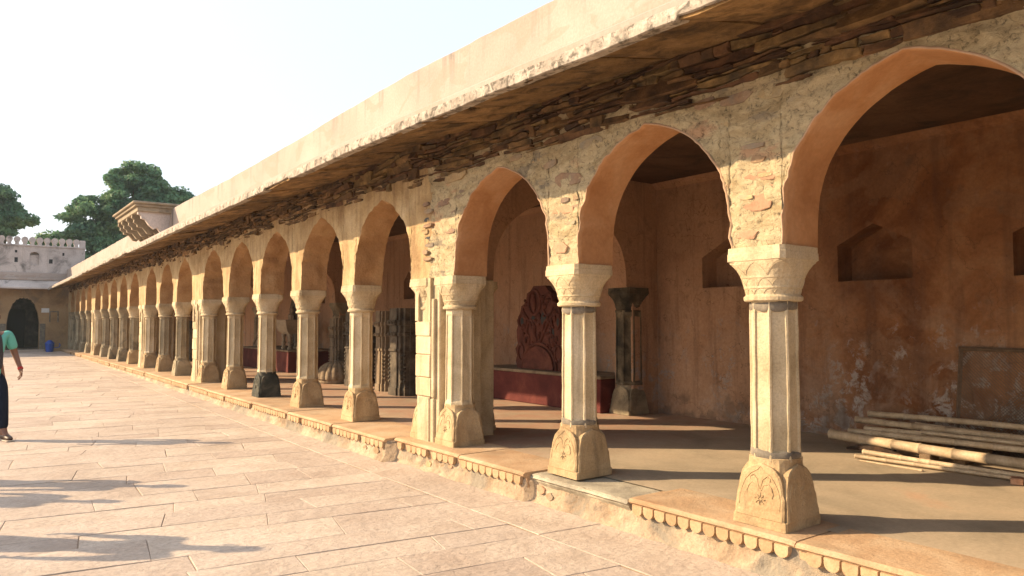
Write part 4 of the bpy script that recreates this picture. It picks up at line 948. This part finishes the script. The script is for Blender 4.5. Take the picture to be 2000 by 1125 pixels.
# dark carved pillars
def pillar(loc, w, h, label, rz=0.0, mat='dark_stone', seed=1, group=None):
    rnd = random.Random(seed); t = empty('carved_pillar', loc, rz); tag(t, label, 'pillar', group)
    def ring(z, s):
        q = []; a, b, c = w / 2 * s, w / 2 * s * .70, w / 2 * s * .36
        st = [(a, -c), (a, c), (a * .9, c), (a * .9, b * .92), (b, b * .92 + .001), (b, a * .9 - .0), (c, a * .9), (c, a)]
        for k in range(4):
            M_ = Matrix.Rotation(k * math.pi / 2, 2)
            q += [tuple(M_ @ Vector(p)) for p in st[:]]
        return [(x, y, z) for x, y in q]
    zs = [(0, 1.0), (.14, 1.0), (.15, .94), (h * .5, .92), (h * .505, 1.0), (h * .53, 1.0), (h * .535, .92), (h * .68, .92), (h * .685, 1.06), (h * .72, 1.06), (h * .725, .96), (h * .80, .96), (h * .805, 1.08), (h * .86, 1.08), (h * .865, .95), (h, .95)]
    m = MB(); m.loft([ring(z, s) for z, s in zs]); m.build('shaft', mat, t)
    m = MB()
    for f in range(4):
        M_ = Matrix.Rotation(f * math.pi / 2, 3, 'Z')
        for zc, s in ((h * .70, 1.06), (h * .833, 1.08)):
            for k in range(5):
                yv = (-.34 + .17 * k) * w; 
                if abs(yv) > .18 * w: continue
                m.prism([M_ @ Vector((w / 2 * s, yv + a * .055 * w, zc + b * .016 * h)) for a, b in ((-1, -1), (1, -1), (1, 1), (-1, 1))], M_ @ Vector((.022, 0, 0)), .3)
        for k in range(7):
            zc = h * (.16 + .048 * k)
            for yv in (-.34, .34):
                m.prism([M_ @ Vector((w / 2 * .83, yv * w + a * .06 * w, zc + b * .018 * h)) for a, b in ((-1, -.6), (0, -1), (1, -.6), (1, .6), (0, 1), (-1, .6))], M_ @ Vector((.02, 0, 0)), .4)
    m.build('carving', mat, t); return t
pa = pillar((2.46, 9.60, -.006), .62, 1.62, 'large dark carved pillar block with a painted number plate low on it', 0.05, 'dark_stone', 2)
m = MB(); m.prism([(.03, -.31, .40), (.19, -.31, .40), (.19, -.31, .62), (.15, -.31, .72), (.08, -.31, .73), (.035, -.31, .66)], (0, -.012, 0), .05); m.build('broken_hollow_shade', 'black', pa)  # black patch on the face paints the shade of the broken hollow
m = MB(); m.box(0.03, 0.155, -0.317, -0.313, 0.10, 0.225); m.build('number_plate', 'black', pa)
def text(txt, size, loc, parent, mat):
    cu_ = bpy.data.curves.new('number', 'FONT'); cu_.body = txt; cu_.size = size; cu_.align_x = 'CENTER'; cu_.extrude = .0006
    o = bpy.data.objects.new('tmp', cu_); col.objects.link(o); bpy.context.view_layer.update()
    me = bpy.data.meshes.new_from_object(o.evaluated_get(bpy.context.evaluated_depsgraph_get())); bpy.data.objects.remove(o)
    me.materials.clear(); me.materials.append(MAT[mat]); k = put('number_lettering', me, parent, loc); k.rotation_euler = (R(90), 0, 0); return k
text('ABN', .042, (.0925, -.3185, .175), pa, 'white'); text('262', .055, (.0925, -.3185, .118), pa, 'white')
pillar((2.56, 10.55, -.006), .50, 1.58, 'dark carved pillar half hidden behind a column, next to the number-plated block', -.04, 'mid_stone', 3)
pillar((2.56, 12.0, -.006), .50, 1.58, 'dark carved pillar beside the ribbed dome stone', .02, 'dark_stone', 4)
pillar((3.05, 14.0, -.006), .52, 1.45, 'squat brown carved pillar behind the ribbed dome stone', .05, 'mid_stone', 5)
pillar((3.4, 13.1, -.006), .40, 1.30, 'slim dark carved pillar in the corner behind the ribbed dome stone', .0, 'dark_stone', 6)
am = empty('ribbed_dome_stone', (2.50, 12.95, -.006)); tag(am, 'ribbed brown half dome stone sitting on the veranda floor', 'sculpture')
m = MB(); N = 96
m.loft([[((r + .028 * abs(math.cos(9 * th)) * min(1, r / .2)) * math.cos(th) * s, (r + .028 * abs(math.cos(9 * th)) * min(1, r / .2)) * math.sin(th) * s, z) for th in [2 * math.pi * i / N for i in range(N)]] for z, r, s in [(.07, .40, 1), (.10, .425, 1), (.16, .425, 1), (.26, .40, 1), (.36, .34, 1), (.43, .25, 1), (.47, .15, 1), (.485, .04, 1)]]); m.build('ribbed_dome', 'mid_stone', am)
m = MB(); m.loft([[(r * math.cos(6.2832 * i / 28), r * math.sin(6.2832 * i / 28), z) for i in range(28)] for z, r in ((0, .40), (.03, .42), (.07, .42), (.072, .38))]); m.build('foot', 'mid_stone', am)
# carved posts carrying a slab on the far platform
cp_ = empty('carved_stool', (3.0, 17.6, .601)); tag(cp_, 'pale carved block raised on turned stone posts on the farther red platform', 'sculpture')
def turned(name, loc, prof, mat, parent): 
    m = MB(); m.loft([[(r * math.cos(6.2832 * i / 12), r * math.sin(6.2832 * i / 12), z) for i in range(12)] for z, r in prof]); return m.build(name, mat, parent, loc=loc)
for (dx, dy) in ((0, -.25), (0, .25), (.35, -.25), (.35, .25)):
    turned('post', (dx, dy, 0), ((0, .07), (.05, .07), (.07, .045), (.15, .05), (.18, .07), (.22, .04), (.33, .045), (.37, .07), (.42, .07)), 'pale_stone', cp_)
m = MB(); m.loft([[(-.12 - d, -.38 - d, z), (.47 + d, -.38 - d, z), (.47 + d, .38 + d, z), (-.12 - d, .38 + d, z)] for z, d in ((.42, -.08), (.50, .0), (.66, .06), (.80, .09), (.82, .09))]); m.build('block', 'pale_stone', cp_)
st = empty('standing_relief', (3.55, 18.6, .601)); tag(st, 'dark relief panel with a standing figure behind the pale carved block', 'sculpture')
m = MB(); m.prism([(0, -.35, 0), (0, .35, 0), (0, .35, 1.15), (0, .2, 1.4), (0, 0, 1.5), (0, -.2, 1.4), (0, -.35, 1.15)], (.12, 0, 0)); m.build('panel', 'dark_stone', st)
m = MB(); m.sphere((-.03, 0, 1.12), .09, 10, 8, (.8, 1, 1.15)); m.tube([(-.03, 0, .08), (-.04, .02, .45), (-.05, -.02, .75), (-.04, 0, .95), (-.03, 0, 1.05)], [.10, .13, .10, .13, .05], 10); m.tube([(-.05, .12, .93), (-.07, .2, .75), (-.08, .12, .62)], .035, 7); m.tube([(-.05, -.12, .93), (-.07, -.21, .8), (-.08, -.2, .6)], .035, 7); m.build('figure', 'mid_stone', st)
sl = empty('sloping_relief', (3.0, 20.2, .601)); tag(sl, 'triangular carved stone fragment leaning at the far end of the farther red platform', 'sculpture')
m = MB(); m.prism([(0, -.4, 0), (0, .45, 0), (0, .35, .22), (0, .05, .45), (0, -.2, .72), (0, -.34, .62)], (.16, 0, 0)); m.build('fragment', 'mid_stone', sl)
for k in range(9):
    m = MB(); m.sphere((-.01, -.25 + .07 * k, .5 - .05 * k), .045, 6, 5, (.8, 1, 1.2)); m.build('boss', 'mid_stone', sl)
dr = empty('stone_drum', (2.4, 22.6, -.006)); tag(dr, 'small orange-brown stone drum seen through the arch beyond the second pier', 'sculpture')
turned('drum', (0, 0, 0), ((0, .2), (.06, .22), (.1, .17), (.35, .16), (.42, .2), (.5, .23), (.56, .23)), 'base', dr)
pillar((2.2, 24.6, -.006), .45, 1.4, 'dark carved pillar deep in the veranda beyond the stone drum', .1, 'dark_stone', 9)

# leaning wire screen
sc_ = empty('wire_screen', (4.03, -0.45, 0)); tag(sc_, 'wire mesh screen in a rusty frame leaning on the brown back wall', 'screen')
def scr(y, z): return (0.085 - 0.085 * (1 - z / 1.1) * 2.2, y, z)
m = MB()
for (a, b) in (((-1.1, .02), (-1.1, 1.08)), ((1.06, .02), (1.06, 1.08)), ((-1.1, 1.06), (1.08, 1.08)), ((-1.1, .03), (1.06, .03))):
    m = MB(); m.tube([scr(*a), scr((a[0] + b[0]) / 2, (a[1] + b[1]) / 2), scr(*b)], .022, 4); m.build('frame_bar', 'iron', sc_)
m = MB(); st_ = 0.032
for k in range(-34, 70):
    for sg in (1, -1):
        y0 = -1.08 + k * st_; pts = []
        za, zb = .04, 1.05; ya_, yb_ = y0, y0 + sg * (zb - za)
        def clip(ya_, yb_):
            t0, t1 = 0, 1; d = yb_ - ya_
            if abs(d) < 1e-9: return None
            for lim, s in ((-1.08, 1), (1.04, -1)):
                t = (lim - ya_) / d
                if (d * s) > 0: t0 = max(t0, t)
                else: t1 = min(t1, t)
            return (t0, t1) if t1 > t0 else None
        c = clip(ya_ + (0 if sg == 1 else 0), yb_)
        if c: m.tube([scr(ya_ + (yb_ - ya_) * t, za + (zb - za) * t) for t in c], .0034, 3, cap=False)
m.build('wire_mesh', 'wire', sc_)

# bamboo poles, blocks and scraps by the back wall
def pole(a, b, r, label, seed):
    rnd = random.Random(seed); a, b = Vector(a), Vector(b); L = (b - a).length; t = empty('bamboo_pole', a); tag(t, label, 'pole', 'bamboo poles stacked by the back wall')
    pts, rad, nodes = [], [], []; d = 0.0; bow = rnd.uniform(-.022, .022)
    def at(s): return (b - a) * s + Vector((0, 0, bow * math.sin(math.pi * s))) + Vector((bow * math.sin(math.pi * s * 2), 0, 0))
    while d < L:
        nodes.append(d); st = rnd.uniform(.24, .38)
        for q, k in ((0, .98), (.006, 1.12), (.014, 1.12), (.02, .98), (st * .5, .95)):
            if d + q < L: pts.append(at((d + q) / L)); rad.append(r * k * (1 - .18 * (d / L)))
        d += st
    pts.append(at(1)); rad.append(r * .8)
    m = MB(); m.tube(pts, rad, 10); me = m.mesh('culm', 'bamboo', smooth=True); put('culm', me, t)
    m = MB(); dr_ = (a - b).normalized(); m.tube([dr_ * .0006, dr_ * .0012], r * .62, 10); m.build('hollow_end', 'timber', t)
pole((3.37, 1.65, .135), (3.10, -1.7, .125), .054, 'thickest bamboo pole, on blocks at the front of the stack', 1)
pole((3.86, 1.48, .335), (3.86, -1.6, .33), .034, 'topmost bamboo pole of the stack, nearest the wall', 2)
pole((3.72, 1.55, .275), (3.70, -1.5, .285), .036, 'second bamboo pole from the top of the stack', 3)
pole((3.80, 0.95, .285), (3.79, -1.6, .265), .020, 'thin bamboo pole lying between the two topmost poles', 4)
pole((3.52, 1.52, .17), (3.50, -1.7, .20), .034, 'grey bamboo pole just behind the thickest pole', 5)
pole((3.66, 1.42, .19), (3.64, -1.6, .235), .032, 'bamboo pole in the middle of the stack under the second one', 6)
pole((3.60, .80, .235), (3.58, -1.7, .255), .022, 'short-ended thin bamboo pole in the middle of the stack', 7)
pole((3.02, 1.10, .055), (3.00, -1.6, .06), .026, 'sunlit bamboo pole low in front of the thickest pole', 8)
pole((2.90, 1.12, .022), (2.98, -1.4, .035), .020, 'lowest bamboo pole lying on the floor in front', 9)
def block(name, loc, dim, rz, mat, label, cat, group=None):
    m = MB(); a, b, c = dim; m.cbox(-a / 2, a / 2, -b / 2, b / 2, 0, c, .006, .003); o = m.build(name, mat, loc=loc, rz=rz); tag(o, label, cat, group); return o
block('wood_block', (3.36, .62, -.004), (.34, .10, .085), .2, 'timber', 'wooden block under the thickest bamboo pole near its middle', 'block')
block('wood_block', (3.66, .35, -.004), (.5, .12, .13), -.1, 'timber', 'wooden block under the back poles of the stack', 'block')
block('wood_block', (3.22, -.42, -.004), (.36, .11, .07), .1, 'timber', 'wooden block under the thickest bamboo pole at the right edge', 'block')
block('wood_block', (3.70, -.75, -.004), (.5, .12, .15), .1, 'timber', 'wooden block under the back poles past the right edge', 'block')
block('brick', (2.87, -.30, -.004), (.13, .09, .055), .35, 'brick', 'loose pink brick on the floor at the right edge', 'brick')
block('plank', (3.18, .78, -.004), (.08, .7, .02), .06, 'timber', 'short flat timber offcut on the floor under the poles', 'plank')
block('plank', (2.80, .72, -.004), (.035, .6, .014), -.04, 'bamboo', 'split bamboo sliver on the floor in front of the lowest pole', 'plank')
bn = MB(); bn.tube([(0, .28, .03), (.02, .15, .055), (-.01, 0, .06), (.02, -.15, .05), (0, -.3, .03)], [.012, .03, .035, .026, .01], 7); bn.tube([(0, .05, .05), (.06, -.06, .08), (.08, -.2, .06)], [.02, .016, .006], 6); bn.tube([(-.03, -.02, .04), (-.06, -.12, .05), (-.04, -.24, .03)], [.02, .02, .01], 6)
tag(bn.build('charred_branch', 'burnt', loc=(3.25, 1.12, -.005)), 'charred dark branch lying under the end of the thickest pole', 'branch')

# ---------------------------------------------------------------- people
def skin_mesh(name, nodes, edges, root, mat, parent, sub=2):
    ids = {k: i for i, k in enumerate(nodes)}
    me = bpy.data.meshes.new(name); me.from_pydata([nodes[k][0] for k in nodes], [(ids[a], ids[b]) for a, b in edges], [])
    me.materials.append(MAT[mat]); o = put(name, me, parent)
    sk = o.modifiers.new('skin', 'SKIN'); sk.use_smooth_shade = True; sk.branch_smoothing = .4
    lay = me.skin_vertices[0].data if me.skin_vertices else None
    if lay is None:
        bm = bmesh.new(); bm.from_mesh(me); bm.verts.layers.skin.verify(); bm.to_mesh(me); bm.free(); lay = me.skin_vertices[0].data
    for k, i in ids.items():
        r = nodes[k][1]; lay[i].radius = r if hasattr(r, '__len__') else (r, r); lay[i].use_root = k in root
    ss = o.modifiers.new('sub', 'SUBSURF'); ss.levels = sub; ss.render_levels = sub
    return o
def person(loc, heading, label, shirt, trousers, vest=False, arm=.28, bag=False, stride=.22):
    t = empty('person', loc, heading); tag(t, label, 'person')
    fx = stride
    J = dict(pel=(0, 0, .95), bel=(0, 0, 1.10), che=(.01, 0, 1.32), nek=(0, 0, 1.50), ne2=(.01, 0, 1.56), jaw=(.035, 0, 1.62), hd=(.02, 0, 1.69), top=(.01, 0, 1.77),
             lsh=(0, .19, 1.46), lel=(-.02, .19 + arm * .55, 1.17), lwr=(.09, .19 + arm * .78, .96), lpm=(.115, .19 + arm * .80, .90),
             rsh=(0, -.19, 1.46), rel=(-.06, -.25, 1.18), rwr=(.04, -.27, .95), rpm=(.055, -.27, .88),
             lhp=(0, .095, .92), lkn=(fx * .6, .105, .51), lan=(fx * .75, .115, .10), lto=(fx * .75 + .17, .135, .035), lhe=(fx * .75 - .05, .11, .04),
             rhp=(0, -.095, .92), rkn=(-fx * .1, -.10, .50), ran=(-fx * .8, -.105, .11), rto=(-fx * .8 + .17, -.12, .035), rhe=(-fx * .8 - .05, -.105, .05))
    rad = dict(pel=(.13, .10), bel=(.135, .105), che=(.15, .11), nek=.06, ne2=.052, jaw=(.062, .07), hd=(.075, .092), top=(.055, .07), lsh=.062, lel=.043, lwr=.029, lpm=(.036, .02), rsh=.062, rel=.043, rwr=.029, rpm=(.036, .02),
               lhp=.088, lkn=.058, lan=.042, lto=(.04, .025), lhe=.035, rhp=.088, rkn=.058, ran=.042, rto=(.04, .025), rhe=.035)
    nd = {k: (J[k], rad[k]) for k in J}
    ed = [('pel', 'bel'), ('bel', 'che'), ('che', 'nek'), ('nek', 'ne2'), ('ne2', 'jaw'), ('jaw', 'hd'), ('hd', 'top'), ('che', 'lsh'), ('lsh', 'lel'), ('lel', 'lwr'), ('lwr', 'lpm'), ('che', 'rsh'), ('rsh', 'rel'), ('rel', 'rwr'), ('rwr', 'rpm'),
          ('pel', 'lhp'), ('lhp', 'lkn'), ('lkn', 'lan'), ('lan', 'lto'), ('lan', 'lhe'), ('pel', 'rhp'), ('rhp', 'rkn'), ('rkn', 'ran'), ('ran', 'rto'), ('ran', 'rhe')]
    nd['nose'] = ((.125, 0, 1.665), .012); nd['nob'] = ((.09, 0, 1.69), .018); ed += [('hd', 'nob'), ('nob', 'nose')]
    roots = ['pel']
    for s, p in (('l', 'lpm'), ('r', 'rpm')):                 # five fingers per hand, each its own chain rooted in the palm
        px, py, pz = J[p]; sg = 1 if s == 'l' else -1
        for q, (oy, ln) in enumerate(((.027, .070), (.009, .082), (-.009, .076), (-.026, .060))):
            a = (px + oy, py, pz + .005); b = (px + oy * 1.15 + .004, py - sg * .004, pz - ln * .55); c = (px + oy * 1.15 + .012, py - sg * .022, pz - ln * .9); d = (px + oy * 1.1 + .014, py - sg * .042, pz - ln * 1.15)
            for i, pt in enumerate((a, b, c, d)): nd['%sf%d%d' % (s, q, i)] = (pt, (.0095, .0088, .008, .0065)[i])
            ed += [('%sf%d%d' % (s, q, i), '%sf%d%d' % (s, q, i + 1)) for i in range(3)]; roots.append('%sf%d0' % (s, q))
        for i, pt in enumerate(((px + .02, py, pz + .03), (px + .05, py - sg * .012, pz + .0), (px + .058, py - sg * .026, pz - .035))): nd['%sth%d' % (s, i)] = (pt, (.013, .0105, .008)[i])
        ed += [('%sth0' % s, '%sth1' % s), ('%sth1' % s, '%sth2' % s)]; roots.append('%sth0' % s)
    skin_mesh('body', nd, ed, roots, 'skin', t)
    k = lambda n, r, dz=0: ((J[n][0], J[n][1], J[n][2] + dz), r)
    mid = lambda a, b, f: tuple(J[a][i] + (J[b][i] - J[a][i]) * f for i in range(3))
    sh_ = dict(hem=((0, 0, .80), (.165, .125)), pel=k('pel', (.160, .122)), bel=k('bel', (.158, .125)), che=k('che', (.172, .128)), nek=((0, 0, 1.49), (.075, .07)), lsh=k('lsh', .068), lsl=(mid('lsh', 'lel', .45), .066), lse=(mid('lsh', 'lel', .85), .07), rsh=k('rsh', .08), rsl=(mid('rsh', 'rel', .45), .075), rse=(mid('rsh', 'rel', .85), .064))
    skin_mesh('shirt', sh_, [('pel', 'hem'), ('pel', 'bel'), ('bel', 'che'), ('che', 'nek'), ('che', 'lsh'), ('lsh', 'lsl'), ('lsl', 'lse'), ('che', 'rsh'), ('rsh', 'rsl'), ('rsl', 'rse')], ['pel'], shirt, t)
    if vest:
        skin_mesh('vest', dict(a=((0, 0, .90), (.176, .140)), b=((0, 0, 1.06), (.172, .138)), c=((.01, 0, 1.26), (.182, .142)), d=((.0, 0, 1.41), (.17, .12)), e=((0, 0, 1.47), (.12, .085))), [('a', 'b'), ('b', 'c'), ('c', 'd'), ('d', 'e')], ['a'], 'vest', t)
    tr = dict(w=((0, 0, 1.0), (.142, .112)), pel=k('pel', (.148, .118)), lhp=k('lhp', .108), lkn=k('lkn', .078), lcf=(mid('lkn', 'lan', .92), .066), rhp=k('rhp', .108), rkn=k('rkn', .078), rcf=(mid('rkn', 'ran', .92), .066))
    skin_mesh('trousers', tr, [('w', 'pel'), ('pel', 'lhp'), ('lhp', 'lkn'), ('lkn', 'lcf'), ('pel', 'rhp'), ('rhp', 'rkn'), ('rkn', 'rcf')], ['pel'], trousers, t)
    for s in 'lr':
        h, to = J[s + 'he'], J[s + 'to']
        skin_mesh('shoe', dict(a=((h[0], h[1], .045), (.040, .040)), b=((h[0] * .5 + to[0] * .5, h[1] * .5 + to[1] * .5, .055), (.046, .050)), c=((to[0], to[1], .036), (.047, .034)), d=((to[0] + .06, to[1] + .003, .03), (.036, .024))), [('a', 'b'), ('b', 'c'), ('c', 'd')], ['a'], 'shoe', t)
        m = MB(); m.cbox(h[0] - .045, to[0] + .09, min(h[1], to[1]) - .035, max(h[1], to[1]) + .035, 0, .016, .006); m.build('sole', 'sole', t)
    skin_mesh('hair', dict(a=((-.05, 0, 1.64), (.06, .045)), b=((-.035, 0, 1.72), (.08, .07)), c=((.0, 0, 1.79), (.066, .055)), d=((.055, 0, 1.785), (.05, .03))), [('a', 'b'), ('b', 'c'), ('c', 'd')], ['a'], 'hair', t)
    for s in (1, -1):
        m = MB(); m.sphere((.103, s * .032, 1.70), .012); m.build('eye', 'white', t); m = MB(); m.sphere((.112, s * .032, 1.70), .0055); m.build('pupil', 'black', t)
        m = MB(); m.sphere((.01, s * .082, 1.68), .032, 8, 6, (.6, .35, 1)); m.build('ear', 'skin', t)
    m = MB(); m.tube([(.100, -.025, 1.622), (.108, 0, 1.618), (.100, .025, 1.622)], .006, 5); m.build('mouth', 'brick', t)
    if vest:
        w = Vector(J['lwr']); d = (w - Vector(J['lel'])).normalized(); m = MB(); m.tube([w - d * .02, w + d * .012], .034, 10); m.build('wrist_thread', 'redthread', t)
    return t
person((-3.96, 9.62, gz(9.6)), R(-75), 'man in mint shirt, pinstripe vest and dark trousers walking at the left edge', 'mint', 'navy', True, arm=.17)
person((-5.07, 7.23, gz(7.3)), R(-60), 'walker in grey shirt and dark trousers outside the left edge', 'grey_cloth', 'navy', False, .04, stride=.12)
person((-5.7, 6.92, gz(6.9)), R(-50), 'walker in white shirt and grey trousers outside the left edge', 'white', 'grey_cloth', False, .08, stride=.08)
person((-5.12, 4.75, gz(4.9)), R(-30), 'broad walker in mint shirt outside the left edge, nearest the viewer', 'mint', 'navy', False, .06, stride=.12).scale = (1.15, 1.15, 1.0)

# ---------------------------------------------------------------- warm dusty air
hz = MB(); hz.box(-45, 45, -30, 80, -1.5, 17.0); hzo = hz.build('haze', 'white'); hzo['kind'] = 'stuff'
hm = bpy.data.materials.new('dusty_air'); hm.use_nodes = True; hn = hm.node_tree.nodes; hn.clear()
pvn = hn.new('ShaderNodeVolumePrincipled'); pvn.inputs['Density'].default_value = 0.00045; pvn.inputs['Color'].default_value = (0.74, 0.9, 1.0, 1); pvn.inputs['Anisotropy'].default_value = 0.3
ho = hn.new('ShaderNodeOutputMaterial'); hm.node_tree.links.new(pvn.outputs[0], ho.inputs['Volume'])
hzo.data.materials.clear(); hzo.data.materials.append(hm)
